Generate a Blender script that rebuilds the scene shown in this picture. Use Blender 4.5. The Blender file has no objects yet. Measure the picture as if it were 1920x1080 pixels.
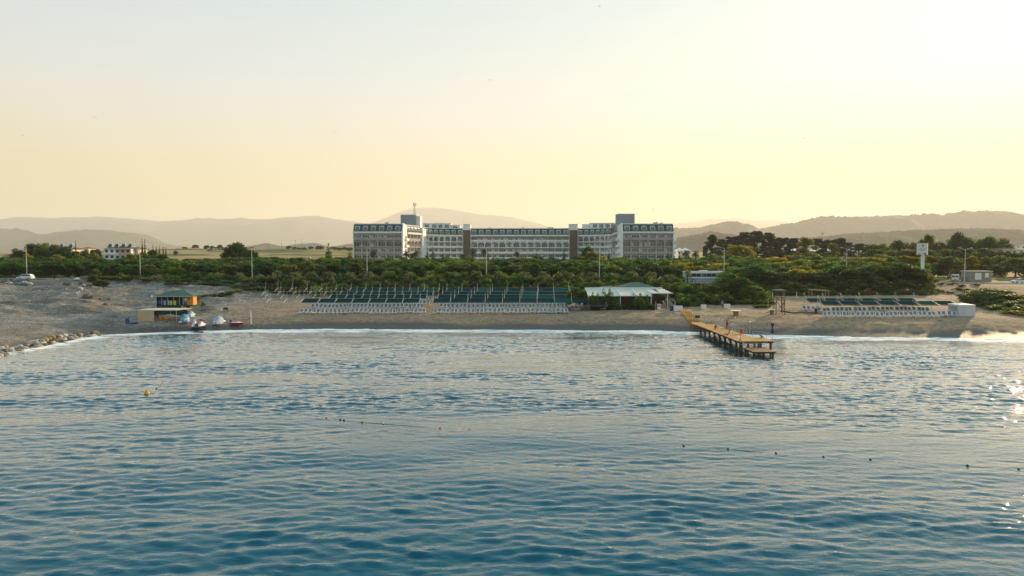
import bpy, bmesh, math, random
import numpy as np
from mathutils import Vector, Matrix, Quaternion

SC = bpy.context.scene
COL = SC.collection
R = math.radians
rng = random.Random(7)
nrng = np.random.default_rng(11)

# ------------------------------------------------------------------ camera
CAM_Z = 16.0
FPX = 1280.0                      # focal length in pixels of the 1920 px photograph
PITCH = math.atan(66.0 / FPX)
cam_d = bpy.data.cameras.new('camera')
cam_d.sensor_width = 36.0
cam_d.lens = 36.0 * FPX / 1920.0
cam_d.clip_start = 0.5
cam_d.clip_end = 90000.0
cam = bpy.data.objects.new('camera', cam_d)
COL.objects.link(cam)
cam.location = (0, 0, CAM_Z)
cam.rotation_euler = (math.pi / 2 - PITCH, 0, 0)
SC.camera = cam

# ------------------------------------------------------------------ sun and sky
SUN_AZ, SUN_EL = 42.0, 14.0       # degrees right of the view axis, above the horizon
sun_v = Vector((math.sin(R(SUN_AZ)) * math.cos(R(SUN_EL)), math.cos(R(SUN_AZ)) * math.cos(R(SUN_EL)), math.sin(R(SUN_EL))))
sd = bpy.data.lights.new('sun', 'SUN')
sd.energy = 5.0
sd.angle = R(0.6)
sd.color = (1.0, 0.71, 0.40)
so = bpy.data.objects.new('sun', sd)
COL.objects.link(so)
so.rotation_euler = sun_v.to_track_quat('Z', 'Y').to_euler()
so.location = (60, 60, 120)

world = bpy.data.worlds.new('World')
SC.world = world
world.use_nodes = True
wn, wl = world.node_tree.nodes, world.node_tree.links
wn.clear()
w_out = wn.new('ShaderNodeOutputWorld')
w_bg = wn.new('ShaderNodeBackground')
sky = wn.new('ShaderNodeTexSky')
sky.sky_type = 'NISHITA'
sky.sun_disc = False
sky.sun_elevation = R(SUN_EL)
sky.sun_rotation = R(SUN_AZ)
sky.altitude = 0
sky.air_density = 1.0
sky.dust_density = 4.0
sky.ozone_density = 1.0
w_bg.inputs['Strength'].default_value = 0.12
# thin morning haze evens the sky out: compress its range, warm it towards the horizon all round
w_g = wn.new('ShaderNodeGamma'); w_g.inputs[1].default_value = 0.14
wl.new(sky.outputs[0], w_g.inputs[0])
w_h = wn.new('ShaderNodeHueSaturation'); w_h.inputs['Saturation'].default_value = 1.15; w_h.inputs['Value'].default_value = 3.32
wl.new(w_g.outputs[0], w_h.inputs['Color'])
w_tc = wn.new('ShaderNodeTexCoord'); w_sx = wn.new('ShaderNodeSeparateXYZ'); wl.new(w_tc.outputs['Generated'], w_sx.inputs[0])
w_r = wn.new('ShaderNodeValToRGB'); wl.new(w_sx.outputs['Z'], w_r.inputs[0])
w_r.color_ramp.interpolation = 'B_SPLINE'
for i_, (pos_, c_) in enumerate(((0.0, (1.36,0.68,0.04)), (0.075, (1.24,0.84,0.32)), (0.175, (1.03,0.99,0.90)), (0.30, (0.85,1.0,1.17)), (0.46, (0.64,0.94,1.30)), (0.8, (0.42,0.82,1.40)))):
    el_ = w_r.color_ramp.elements[i_] if i_ < 2 else w_r.color_ramp.elements.new(pos_)
    el_.position = pos_; el_.color = (*c_, 1)
w_m = wn.new('ShaderNodeMix'); w_m.data_type = 'RGBA'; w_m.blend_type = 'MULTIPLY'; w_m.inputs[0].default_value = 1.0
wl.new(w_h.outputs[0], w_m.inputs[6]); wl.new(w_r.outputs[0], w_m.inputs[7])
SKY_OUT = w_m.outputs[2]
wl.new(SKY_OUT, w_bg.inputs['Color'])
wl.new(w_bg.outputs[0], w_out.inputs[0])

SC.view_settings.view_transform = 'Standard'
SC.view_settings.look = 'None'
SC.view_settings.gamma = 1.0
SC.view_settings.use_curve_mapping = False
SC.view_settings.exposure = 0.76

SC.render.engine = 'CYCLES'
cy = SC.cycles
cy.use_denoising = True
try:
    cy.denoiser = 'OPENIMAGEDENOISE'
except Exception:
    pass
cy.max_bounces = 6
cy.diffuse_bounces = 3
cy.glossy_bounces = 3
cy.transmission_bounces = 4
cy.transparent_max_bounces = 6
cy.volume_bounces = 2
cy.caustics_reflective = False
cy.caustics_refractive = False
cy.sample_clamp_indirect = 6.0
# ------------------------------------------------------------------ helpers
def tag(o, label=None, cat=None, group=None, kind=None):
    if label: o['label'] = label
    if cat: o['category'] = cat
    if group: o['group'] = group
    if kind: o['kind'] = kind
    return o

def at(px, py, Y):
    """world point seen at pixel (px, py) of the photograph when it stands Y metres ahead"""
    u, v = (px - 960) / FPX, (py - 540) / FPX
    cp, sp = math.cos(PITCH), math.sin(PITCH)
    t = Y / (cp - v * sp)
    return Vector((u * t, Y, CAM_Z + t * (-sp - v * cp)))

def xat(px, Y):
    return at(px, 474, Y).x

MATS = {}
def nt_new(name):
    m = bpy.data.materials.new(name)
    m.use_nodes = True
    n, l = m.node_tree.nodes, m.node_tree.links
    n.clear()
    out = n.new('ShaderNodeOutputMaterial')
    return m, n, l, out

def mat(name, col, rough=0.6, var=0.12, scale=1.5, metal=0.0, spec=0.4, col2=None, bump=0.0, bscale=20.0, coord='Object', grain=None):
    """procedural material: colour broken up by two scales of noise, optional fine bump"""
    if name in MATS: return MATS[name]
    m, n, l, out = nt_new(name)
    p = n.new('ShaderNodeBsdfPrincipled')
    l.new(p.outputs[0], out.inputs[0])
    p.inputs['Roughness'].default_value = rough
    p.inputs['Metallic'].default_value = metal
    p.inputs['Specular IOR Level'].default_value = spec
    tc = n.new('ShaderNodeTexCoord')
    src = tc.outputs[coord]
    nz = n.new('ShaderNodeTexNoise')
    nz.inputs['Scale'].default_value = scale
    nz.inputs['Detail'].default_value = 5
    l.new(src, nz.inputs['Vector'])
    rp = n.new('ShaderNodeValToRGB')
    c2 = col2 or tuple(max(0, c * (1 - var)) for c in col)
    c1 = col if col2 else tuple(min(1, c * (1 + var * 0.6)) for c in col)
    rp.color_ramp.elements[0].position = 0.3
    rp.color_ramp.elements[0].color = (*c2, 1)
    rp.color_ramp.elements[1].position = 0.7
    rp.color_ramp.elements[1].color = (*c1, 1)
    l.new(nz.outputs[0], rp.inputs[0])
    l.new(rp.outputs[0], p.inputs['Base Color'])
    if bump:
        nb = n.new('ShaderNodeTexNoise')
        nb.inputs['Scale'].default_value = bscale
        nb.inputs['Detail'].default_value = 4
        l.new(src, nb.inputs['Vector'])
        b = n.new('ShaderNodeBump')
        b.inputs['Strength'].default_value = bump
        b.inputs['Distance'].default_value = 0.1
        l.new(nb.outputs[0], b.inputs['Height'])
        l.new(b.outputs[0], p.inputs['Normal'])
    MATS[name] = m
    return m

def mesh_obj(name, me, m=None, parent=None):
    o = bpy.data.objects.new(name, me)
    COL.objects.link(o)
    if m is not None and len(me.materials) == 0:
        me.materials.append(m)
    if parent is not None:
        o.parent = parent
    return o

class MB:
    """collects solids into one mesh"""
    def __init__(s):
        s.v, s.f = [], []
    def add(s, vs, fs):
        b = len(s.v)
        s.v += [tuple(v) for v in vs]
        s.f += [tuple(i + b for i in f) for f in fs]
        return s
    def box(s, x0, x1, y0, y1, z0, z1, M=None):
        vs = [Vector(p) for p in ((x0,y0,z0),(x1,y0,z0),(x1,y1,z0),(x0,y1,z0),(x0,y0,z1),(x1,y0,z1),(x1,y1,z1),(x0,y1,z1))]
        if M is not None: vs = [M @ v for v in vs]
        return s.add(vs, [(3,2,1,0),(4,5,6,7),(0,1,5,4),(1,2,6,5),(2,3,7,6),(3,0,4,7)])
    def hexa(s, pts):
        """8 corners: bottom ring 0-3, top ring 4-7, counter-clockwise"""
        return s.add(pts, [(3,2,1,0),(4,5,6,7),(0,1,5,4),(1,2,6,5),(2,3,7,6),(3,0,4,7)])
    def tube(s, pts, r, n=6, r2=None, cap=True):
        pts = [Vector(p) for p in pts]
        k = len(pts)
        rs = [r + ((r2 if r2 is not None else r) - r) * i / max(1, k - 1) for i in range(k)]
        vs, fs = [], []
        prev = None
        for i, p in enumerate(pts):
            t = (pts[min(i + 1, k - 1)] - pts[max(i - 1, 0)]).normalized()
            a = t.orthogonal().normalized() if prev is None else (prev - t * prev.dot(t)).normalized()
            prev = a
            b = t.cross(a)
            for j in range(n):
                q = 2 * math.pi * j / n
                vs.append(p + (a * math.cos(q) + b * math.sin(q)) * rs[i])
        for i in range(k - 1):
            for j in range(n):
                fs.append((i*n+j, i*n+(j+1)%n, (i+1)*n+(j+1)%n, (i+1)*n+j))
        if cap:
            fs.append(tuple(reversed(range(n))))
            fs.append(tuple(range((k-1)*n, k*n)))
        return s.add(vs, fs)
    def ball(s, c, r, n=8, m=6, sq=(1,1,1)):
        vs, fs = [], []
        for i in range(1, m):
            th = math.pi * i / m
            for j in range(n):
                ph = 2 * math.pi * j / n
                vs.append((c[0]+r*sq[0]*math.sin(th)*math.cos(ph), c[1]+r*sq[1]*math.sin(th)*math.sin(ph), c[2]+r*sq[2]*math.cos(th)))
        top, bot = len(vs), len(vs) + 1
        vs += [(c[0],c[1],c[2]+r*sq[2]), (c[0],c[1],c[2]-r*sq[2])]
        for i in range(m - 2):
            for j in range(n):
                fs.append((i*n+j, (i+1)*n+j, (i+1)*n+(j+1)%n, i*n+(j+1)%n))
        for j in range(n):
            fs.append((top, j, (j+1)%n))
            fs.append((bot, (m-2)*n+(j+1)%n, (m-2)*n+j))
        return s.add(vs, fs)
    def prism(s, poly, h0, h1, axis='z', M=None):
        """extrude a 2D polygon; axis z: (x,y) poly, axis y: (x,z) poly, axis x: (y,z) poly"""
        n = len(poly)
        def P(a, b, h):
            return {'z': (a,b,h), 'y': (a,h,b), 'x': (h,a,b)}[axis]
        vs = [Vector(P(a,b,h0)) for a,b in poly] + [Vector(P(a,b,h1)) for a,b in poly]
        if M is not None: vs = [M @ v for v in vs]
        fs = [tuple(reversed(range(n))), tuple(range(n, 2*n))] + [(i, (i+1)%n, n+(i+1)%n, n+i) for i in range(n)]
        return s.add(vs, fs)
    def mesh(s, name, m=None, smooth=False):
        me = bpy.data.meshes.new(name)
        me.from_pydata([tuple(v) for v in s.v], [], s.f)
        me.validate()
        bm = bmesh.new(); bm.from_mesh(me)
        bmesh.ops.recalc_face_normals(bm, faces=bm.faces)
        bm.to_mesh(me); bm.free()
        if smooth: me.polygons.foreach_set('use_smooth', [True] * len(me.polygons))
        if m is not None: me.materials.append(m)
        return me
    def build(s, name, m, parent=None, smooth=False):
        return mesh_obj(name, s.mesh(name, m, smooth), None, parent)

def empty(name, loc=(0,0,0), rz=0.0):
    o = bpy.data.objects.new(name, None)
    o.empty_display_size = 0.3
    COL.objects.link(o)
    o.location = loc
    o.rotation_euler = (0, 0, rz)
    return o

def copy_tree(o, parent=None):
    c = o.copy()
    COL.objects.link(c)
    c.parent = parent
    for ch in [x for x in o.children]:
        copy_tree(ch, c)
    return c

def grid_mesh(name, xs, ys, zz, attrs=None, smooth=True):
    """xs (nx), ys (ny) coordinates, zz (ny,nx) heights -> sheet"""
    nx, ny = len(xs), len(ys)
    X, Y = np.meshgrid(xs, ys)
    co = np.stack([X, Y, zz], -1).reshape(-1, 3).astype(np.float32)
    i = np.arange(nx*ny).reshape(ny, nx)
    q = np.stack([i[:-1,:-1], i[:-1,1:], i[1:,1:], i[1:,:-1]], -1).reshape(-1, 4)
    return raw_mesh(name, co, q, attrs, smooth)

def raw_mesh(name, co, q, attrs=None, smooth=True):
    me = bpy.data.meshes.new(name)
    me.vertices.add(len(co))
    me.vertices.foreach_set('co', np.asarray(co, np.float32).ravel())
    k = q.shape[1]
    me.loops.add(q.size)
    me.loops.foreach_set('vertex_index', q.ravel().astype(np.int32))
    me.polygons.add(len(q))
    me.polygons.foreach_set('loop_start', (np.arange(len(q)) * k).astype(np.int32))
    me.polygons.foreach_set('loop_total', np.full(len(q), k, np.int32))
    if smooth: me.polygons.foreach_set('use_smooth', np.ones(len(q), bool))
    for an, av in (attrs or {}).items():
        a = me.attributes.new(an, 'FLOAT', 'POINT')
        a.data.foreach_set('value', np.asarray(av, np.float32).ravel())
    me.update(calc_edges=True)
    return me

# smooth value noise for terrain (numpy)
_perm = nrng.random((256, 256))
def vnoise(x, y):
    x = np.asarray(x, float); y = np.asarray(y, float)
    xi, yi = np.floor(x).astype(int), np.floor(y).astype(int)
    fx, fy = x - xi, y - yi
    fx, fy = fx*fx*(3-2*fx), fy*fy*(3-2*fy)
    g = lambda a, b: _perm[a % 256, b % 256]
    return (g(xi,yi)*(1-fx)+g(xi+1,yi)*fx)*(1-fy) + (g(xi,yi+1)*(1-fx)+g(xi+1,yi+1)*fx)*fy - 0.5
def fbm(x, y, o=5):
    s, a = 0, 1.0
    for i in range(o):
        s = s + a * vnoise(x * 2**i + 17.3*i, y * 2**i + 5.1*i); a *= 0.5
    return s
def sstep(a, b, x):
    t = np.clip((np.asarray(x, float) - a) / (b - a), 0, 1)
    return t*t*(3-2*t)
# ------------------------------------------------------------------ shore line and terrain heights
SHORE = np.array([(-900,-40),(-300,30),(-140,70),(-95,90),(-84,101),(-81.5,113),(-82,126),(-80.5,131.5),(-74,135.5),(-62,139),(-52,141.2),(-30,141.5),
                  (-6,141.2),(12,140.4),(30,138.6),(38,136.2),(47,131.8),(60,129.6),(78,127.8),(94,126),(130,122),(300,110),(900,80)], float)
def shore_d(x, y):
    """signed distance to the shore line, positive inland"""
    x = np.asarray(x, float); y = np.asarray(y, float)
    best = np.full(np.broadcast(x, y).shape, 1e9)
    for (ax, ay), (bx, by) in zip(SHORE[:-1], SHORE[1:]):
        dx, dy = bx-ax, by-ay
        t = np.clip(((x-ax)*dx + (y-ay)*dy) / (dx*dx+dy*dy), 0, 1)
        best = np.minimum(best, np.hypot(x-ax-t*dx, y-ay-t*dy))
    ys = np.interp(x, SHORE[:,0], SHORE[:,1])
    # the left headland folds back a little; inland means above the line or left of the fold
    inland = (y > ys) | ((x < -82) & (y > np.interp(x, [-900,-300,-140,-95,-84,-81.5], [-40,30,70,90,101,113])))
    return np.where(inland, best, -best)

ROAD_Y0, ROAD_Y1 = 197.0, 206.0
def road_z(x):
    return 8.2 - np.clip((np.asarray(x, float) + 150), -200, 500) * 0.0042

def ground_z(x, y, fine=True):
    x = np.asarray(x, float); y = np.asarray(y, float)
    d = shore_d(x, y)
    base = np.interp(d, [-60,-12,-3,0,2.5,7,12,38,60,400], [-9,-2.6,-0.9,-0.12,0.55,1.9,2.7,4.2,5.0,7.0])
    # headland on the left lies lower near the groyne
    head = sstep(-72, -88, x) * sstep(150, 128, y)
    base = np.where(d > 0, base * (1 - 0.45*head), base)
    rz = road_z(x)
    y0 = np.interp(x, [-110,-75,-60,95,130], [150,168,183,183,176])
    k = sstep(y0, ROAD_Y0 - 1.2, y)
    z = base * (1-k) + (rz - 0.02) * k
    inl = sstep(ROAD_Y1 + 1, 330, y)
    back = 9.4 + 2.6 * sstep(110, 260, x) * sstep(260, 420, y)
    z = np.where(y > ROAD_Y1 + 1, rz * (1-inl) + back * inl, z)
    # dry golden rise on the left, gentle roll far away
    z = z + 11.5 * np.exp(-((x+410)/330)**2 - ((y-960)/260)**2) + 6.0*np.exp(-((x+150)/160)**2 - ((y-1120)/200)**2)
    z = z + np.where(y > 420, fbm(x/420+3, y/420, 3) * 5.0 * sstep(420, 1200, y), 0)
    z = z + sstep(1300, 4500, y) * (6 + 22*fbm(x/1700+9, y/1700, 4))
    if fine:
        a = sstep(1, 9, d) * sstep(ROAD_Y0 - 1, ROAD_Y0 - 8, y)
        z = z + a * (0.22*fbm(x/7, y/7, 4) + 0.10*fbm(x/1.6, y/1.6, 3))
        l = sstep(-60, -75, x) * sstep(138, 150, y) * sstep(ROAD_Y0 - 1, ROAD_Y0 - 9, y)
        z = z + l * (1.9*fbm(x/16+4, y/9, 4) + 0.55*fbm(x/5+1, y/2.6, 4) + 0.28*fbm(x/1.7+1, y/1.4, 3))
    return z

def gz(x, y):
    return float(ground_z(np.array([x]), np.array([y]))[0])

def axis(segs):
    """segs: list of (start, end, step) joined up"""
    out = []
    for a, b, s in segs:
        n = max(1, int(round((b-a)/s)))
        out += list(np.linspace(a, b, n, endpoint=False))
    out.append(segs[-1][1])
    return np.array(out)

gx = axis([(-26000,-12000,2000),(-12000,-3000,600),(-3000,-700,100),(-700,-200,14),(-200,-118,1.6),(-118,118,0.55),(118,220,1.8),(220,700,14),(700,3000,100),(3000,12000,600),(12000,26000,2000)])
gy = axis([(-1500,-100,200),(-100,60,10),(60,100,2.2),(100,198,0.55),(198,240,1.6),(240,460,5),(460,1500,16),(1500,5000,90),(5000,26000,700)])
GX, GY = np.meshgrid(gx, gy)
GZ = ground_z(GX, GY)
GD = shore_d(GX, GY)

# ground colours: masks on the vertices, broken up by noise in the material
wet = sstep(5.2, 2.6, GD + 1.6*fbm(GX/9, GY/9, 3))
beach = sstep(ROAD_Y0 + 2, ROAD_Y0 - 5, GY)
greyp = sstep(-46, -70, GX) * beach
grass = sstep(ROAD_Y1 + 0.5, ROAD_Y1 + 4, GY)
me = grid_mesh('ground', gx, gy, GZ, {'wet': wet, 'beach': beach, 'greyp': greyp, 'grass': grass})
m, n, l, out = nt_new('ground_soil')
p = n.new('ShaderNodeBsdfPrincipled'); l.new(p.outputs[0], out.inputs[0])
tc = n.new('ShaderNodeTexCoord')
def A(name):
    a = n.new('ShaderNodeAttribute'); a.attribute_name = name; return a.outputs['Fac']
def NZ(scale, detail=4, rough=0.6, vec=None):
    q = n.new('ShaderNodeTexNoise'); q.inputs['Scale'].default_value = scale; q.inputs['Detail'].default_value = detail
    q.inputs['Roughness'].default_value = rough
    l.new(vec or tc.outputs['Object'], q.inputs['Vector']); return q.outputs[0]
def RAMP(fac, stops):
    r = n.new('ShaderNodeValToRGB'); l.new(fac, r.inputs[0])
    while len(r.color_ramp.elements) < len(stops): r.color_ramp.elements.new(0.5)
    for e, (pos, c) in zip(r.color_ramp.elements, stops): e.position = pos; e.color = (*c, 1)
    return r.outputs[0]
def MIX(fac, a, b, mode='MIX'):
    x = n.new('ShaderNodeMix'); x.data_type = 'RGBA'; x.blend_type = mode
    if isinstance(fac, float): x.inputs[0].default_value = fac
    else: l.new(fac, x.inputs[0])
    for sock, v in ((x.inputs[6], a), (x.inputs[7], b)):
        if isinstance(v, tuple): sock.default_value = (*v, 1)
        else: l.new(v, sock)
    return x.outputs[2]
def MATH(op, a, b):
    x = n.new('ShaderNodeMath'); x.operation = op
    for s, v in zip(x.inputs, (a, b)):
        if isinstance(v, (int, float)): s.default_value = v
        else: l.new(v, s)
    return x.outputs[0]
mp = n.new('ShaderNodeMapping'); mp.inputs['Scale'].default_value = (0.25, 1.0, 1.0); l.new(tc.outputs['Object'], mp.inputs[0])
peb = NZ(2.6, 6, 0.75)
strk = NZ(0.42, 5, 0.6, mp.outputs[0])
sand = RAMP(peb, [(0.30, (0.20,0.130,0.082)), (0.5, (0.385,0.268,0.178)), (0.72, (0.56,0.43,0.31))])
sand = MIX(0.55, sand, RAMP(strk, [(0.3, (0.55,0.47,0.40)), (0.62, (1.0,0.95,0.88))]), 'MULTIPLY')
grey = RAMP(peb, [(0.30, (0.135,0.118,0.108)), (0.5, (0.30,0.272,0.25)), (0.72, (0.48,0.44,0.41))])
grey = MIX(0.75, grey, RAMP(NZ(0.10, 7, 0.68), [(0.36, (0.42,0.34,0.24)), (0.5, (0.85,0.78,0.68)), (0.62, (1.05,1.03,1.03))]), 'MULTIPLY')
mp2 = n.new('ShaderNodeMapping'); mp2.inputs['Rotation'].default_value = (0,0,0.5); mp2.inputs['Scale'].default_value = (0.12, 1.0, 1.0); l.new(tc.outputs['Object'], mp2.inputs[0])
grey = MIX(0.6, grey, RAMP(NZ(0.8, 4, 0.6, mp2.outputs[0]), [(0.38, (0.55,0.52,0.50)), (0.56, (1.0,1.0,1.0))]), 'MULTIPLY')
shore_c = MIX(A('greyp'), sand, grey)
shore_c = MIX(0.85, shore_c, RAMP(NZ(0.95, 7, 0.8), [(0.34, (0.45,0.43,0.41)), (0.5, (0.95,0.94,0.93)), (0.66, (1.35,1.33,1.30))]), 'MULTIPLY')
wetc = RAMP(peb, [(0.3, (0.045,0.036,0.032)), (0.7, (0.125,0.102,0.088))])
shore_c = MIX(A('wet'), shore_c, wetc)
fld = RAMP(NZ(0.011, 5, 0.55), [(0.36, (0.055,0.085,0.022)), (0.46, (0.14,0.14,0.04)), (0.52, (0.38,0.26,0.10)), (0.7, (0.44,0.31,0.13))])
fld = MIX(0.6, fld, RAMP(NZ(0.35, 5, 0.7), [(0.3, (0.45,0.45,0.4)), (0.7, (1.0,1.0,1.0))]), 'MULTIPLY')
l.new(MIX(A('grass'), shore_c, fld), p.inputs['Base Color'])
rr = n.new('ShaderNodeMapRange'); l.new(A('wet'), rr.inputs[0]); rr.inputs[3].default_value = 0.95; rr.inputs[4].default_value = 0.5
l.new(rr.outputs[0], p.inputs['Roughness'])
p.inputs['Specular IOR Level'].default_value = 0.25
b = n.new('ShaderNodeBump'); b.inputs['Strength'].default_value = 0.55; b.inputs['Distance'].default_value = 0.12
l.new(peb, b.inputs['Height']); l.new(b.outputs[0], p.inputs['Normal'])
me.materials.append(m)
tag(mesh_obj('ground', me), kind='structure')

# ------------------------------------------------------------------ sea: real waves near the camera, fine ripples in the material
def wave_field(nx, ny, dx, wind, lo, hi, seed, spread=2.0):
    r = np.random.default_rng(seed)
    kx = np.fft.fftfreq(nx, dx) * 2*np.pi
    ky = np.fft.fftfreq(ny, dx) * 2*np.pi
    KX, KY = np.meshgrid(kx, ky)
    K = np.hypot(KX, KY) + 1e-6
    c = (KX*wind[0] + KY*wind[1]) / K
    P = K**-1.75 * np.abs(c)**spread * np.exp(-(lo/K)**4) * np.exp(-(K/hi)**2)
    H = (r.normal(size=K.shape) + 1j*r.normal(size=K.shape)) * P
    z = np.fft.ifft2(H).real
    return z / z.std()
SD = 0.23
sx_near = np.arange(-128, 128 + SD/2, SD)
sy_near = np.arange(24, 143 + SD/2, SD)
NXW, NYW = 1200, 600
th = R(-97)
w1 = wave_field(NXW, NYW, SD, (math.cos(th), math.sin(th)), 2*np.pi/1.25, 2*np.pi/0.42, 3, 4.0)
w2 = wave_field(NXW, NYW, SD, (math.cos(R(-84)), math.sin(R(-84))), 2*np.pi/3.0, 2*np.pi/1.1, 4, 6.0)
wl2 = wave_field(NXW, NYW, SD, (math.cos(R(-80)), math.sin(R(-80))), 2*np.pi/17.0, 2*np.pi/6.0, 5, 4.0)
w1 = np.clip(w1, -2.4, 2.4); w2 = np.clip(w2, -2.3, 2.3); wl2 = np.clip(wl2, -2.2, 2.2)
chop = (np.exp(0.35*w1) - 1) / 0.35
sx = np.concatenate([[-26000,-9000,-2000,-600,-300,-200,-150], sx_near, [150,200,300,600,2000,9000,26000]])
sy = np.concatenate([[-26000,-9000,-2000,-600,-200,-60,-10,5], sy_near])
SX, SY = np.meshgrid(sx, sy)
zz = np.zeros_like(SX)
ny_, nx_ = len(sy_near), len(sx_near)
sub = slice(7, 7 + nx_)
gust = np.clip(1.0 + 1.5*fbm(SX[8:, sub]/30, SY[8:, sub]/8+40, 3), 0.35, 2.2)
patch = (0.019 * chop[:ny_, :nx_] + 0.020 * w2[:ny_, :nx_]) * gust + 0.045 * wl2[:ny_, :nx_]
XX, YY = SX[8:, sub], SY[8:, sub]
edge = sstep(24, 31, YY) * sstep(128, 118, np.abs(XX))
dd = shore_d(XX, YY)
calm = 0.75 + 0.25 * sstep(0, 20, -dd)
brk = 0.16*np.exp(-((dd + 1.6 + 0.9*fbm(XX/9, YY*0, 3))/0.7)**2) * (0.5+0.9*np.clip(vnoise(XX/13, YY*0+2)+0.5, 0, 1))
zz[8:, sub] = patch * edge * calm + brk
sdst = shore_d(SX, SY)
me = grid_mesh('sea', sx, sy, zz, {'shore': np.clip(-sdst, -5, 60)})
m, n, l, out = nt_new('sea_water')
p = n.new('ShaderNodeBsdfPrincipled')
tc = n.new('ShaderNodeTexCoord')
depthc = n.new('ShaderNodeMapRange'); l.new(A('shore'), depthc.inputs[0]); depthc.inputs[1].default_value = 0; depthc.inputs[2].default_value = 34
wc = RAMP(depthc.outputs[0], [(0.0, (0.05,0.14,0.15)), (0.3, (0.0,0.125,0.170)), (1.0, (0.0,0.092,0.145))])
l.new(wc, p.inputs['Base Color'])
p.inputs['Roughness'].default_value = 0.04
p.inputs['Specular IOR Level'].default_value = 0.0
mp = n.new('ShaderNodeMapping'); mp.inputs['Scale'].default_value = (0.55, 1.0, 1.0); l.new(tc.outputs['Object'], mp.inputs[0])
bp = n.new('ShaderNodeBump'); bp.inputs['Strength'].default_value = 0.7; bp.inputs['Distance'].default_value = 0.045
l.new(NZ(4.2, 3, 0.6, mp.outputs[0]), bp.inputs['Height']); l.new(bp.outputs[0], p.inputs['Normal'])
fo = n.new('ShaderNodeBsdfPrincipled'); fo.inputs['Base Color'].default_value = (0.80,0.82,0.82,1); fo.inputs['Roughness'].default_value = 0.8
mf = n.new('ShaderNodeMapping'); mf.inputs['Scale'].default_value = (0.16, 1.0, 1.0); l.new(tc.outputs['Object'], mf.inputs[0])
fn = NZ(0.62, 6, 0.65, mf.outputs[0])
fr = n.new('ShaderNodeMapRange'); l.new(A('shore'), fr.inputs[0]); fr.inputs[1].default_value = 0.0; fr.inputs[2].default_value = 9.0; fr.inputs[3].default_value = 0.42; fr.inputs[4].default_value = -0.20
fs = MATH('ADD', fn, fr.outputs[0])
fm = n.new('ShaderNodeMapRange'); l.new(fs, fm.inputs[0]); fm.inputs[1].default_value = 0.60; fm.inputs[2].default_value = 0.74
gl = n.new('ShaderNodeBsdfGlossy'); gl.inputs['Roughness'].default_value = 0.05; l.new(bp.outputs[0], gl.inputs['Normal'])
fz = n.new('ShaderNodeFresnel'); fz.inputs['IOR'].default_value = 1.333; l.new(bp.outputs[0], fz.inputs['Normal'])
fk = n.new('ShaderNodeMath'); fk.operation = 'MULTIPLY'; fk.use_clamp = True; fk.inputs[1].default_value = 3.1; l.new(MATH('POWER', fz.outputs[0], 1.38), fk.inputs[0])
ws = n.new('ShaderNodeMixShader'); l.new(fk.outputs[0], ws.inputs[0]); l.new(p.outputs[0], ws.inputs[1]); l.new(gl.outputs[0], ws.inputs[2])
mx = n.new('ShaderNodeMixShader'); l.new(fm.outputs[0], mx.inputs[0]); l.new(ws.outputs[0], mx.inputs[1]); l.new(fo.outputs[0], mx.inputs[2])
l.new(mx.outputs[0], out.inputs[0])
me.materials.append(m)
tag(mesh_obj('sea', me), kind='structure')

# ------------------------------------------------------------------ far hills: ridges with real distance, height and depth
def ridge(name, prof, Y, foot, depth, col, rough_amp, seed, step=6, wood=0.0, nr=22):
    """prof: (px, py) skyline points of the photograph at distance Y; the slope falls to the plain both ways"""
    px = np.array([q[0] for q in prof], float); py = np.array([q[1] for q in prof], float)
    cols = np.arange(px[0], px[-1] + 1, step)
    top = np.interp(cols, px, py)
    ks = np.ones(5)/5
    top = np.convolve(np.pad(top, 2, 'edge'), ks, 'valid')
    X = np.array([xat(c, Y) for c in cols]); Z = np.array([at(960, t, Y).z for t in top])
    rows = np.concatenate([np.linspace(-1, 0, nr), np.linspace(0, 1, 8)[1:]])
    XX = np.tile(X, (len(rows), 1)); t = rows[:, None]
    YYv = Y + np.where(t < 0, t*depth, t*depth*0.8) + 0*XX
    fall = np.where(t < 0, (1 + t), (1 - t)) ** 1.25
    L = depth
    rug = fbm(XX/(L*0.35)+seed, YYv/(L*0.5)+seed, 5)
    H = (Z[None, :] - foot)
    ZZ = foot + H * fall * (1 + rough_amp * rug * (1 - np.abs(fall*2-1))*2.0) + H * 0.035 * fbm(XX/(L*0.05)+seed, YYv/(L*0.05), 4) * fall
    ZZ = ZZ + wood * np.clip(fall*4, 0, 1) * np.random.default_rng(seed).random(ZZ.shape)
    nx = len(cols)
    co = np.stack([XX, YYv, ZZ], -1).reshape(-1, 3)
    i = np.arange(len(rows)*nx).reshape(len(rows), nx)
    q = np.stack([i[:-1,:-1], i[:-1,1:], i[1:,1:], i[1:,:-1]], -1).reshape(-1, 4)
    me = raw_mesh(name, co, q)
    o = mesh_obj(name, me, mat('hill_'+str(seed), col, 0.95, scale=0.012, col2=tuple(c*0.35 for c in col), bump=1.0, bscale=0.03))
    tag(o, kind='structure')
    return o
SCRUB, ROCK = (0.034,0.036,0.018), (0.10,0.09,0.075)
ridge('mountain', [(-700,440),(-400,418),(-150,405),(0,412),(30,407),(130,409),(180,406),(260,411),(300,415),(345,413),(372,408),(420,411),(455,408),(490,412),(535,407),(590,404),(640,412),(690,420),(800,436),(950,450),(1100,462)], 15500, 0, 3500, ROCK, 0.55, 1)
ridge('mountain', [(560,462),(640,436),(690,420),(720,410),(755,396),(790,388),(830,390),(870,397),(905,402),(945,404),(975,411),(1000,415),(1020,422),(1080,440),(1160,458)], 19000, 0, 3600, ROCK, 0.5, 2)
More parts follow.
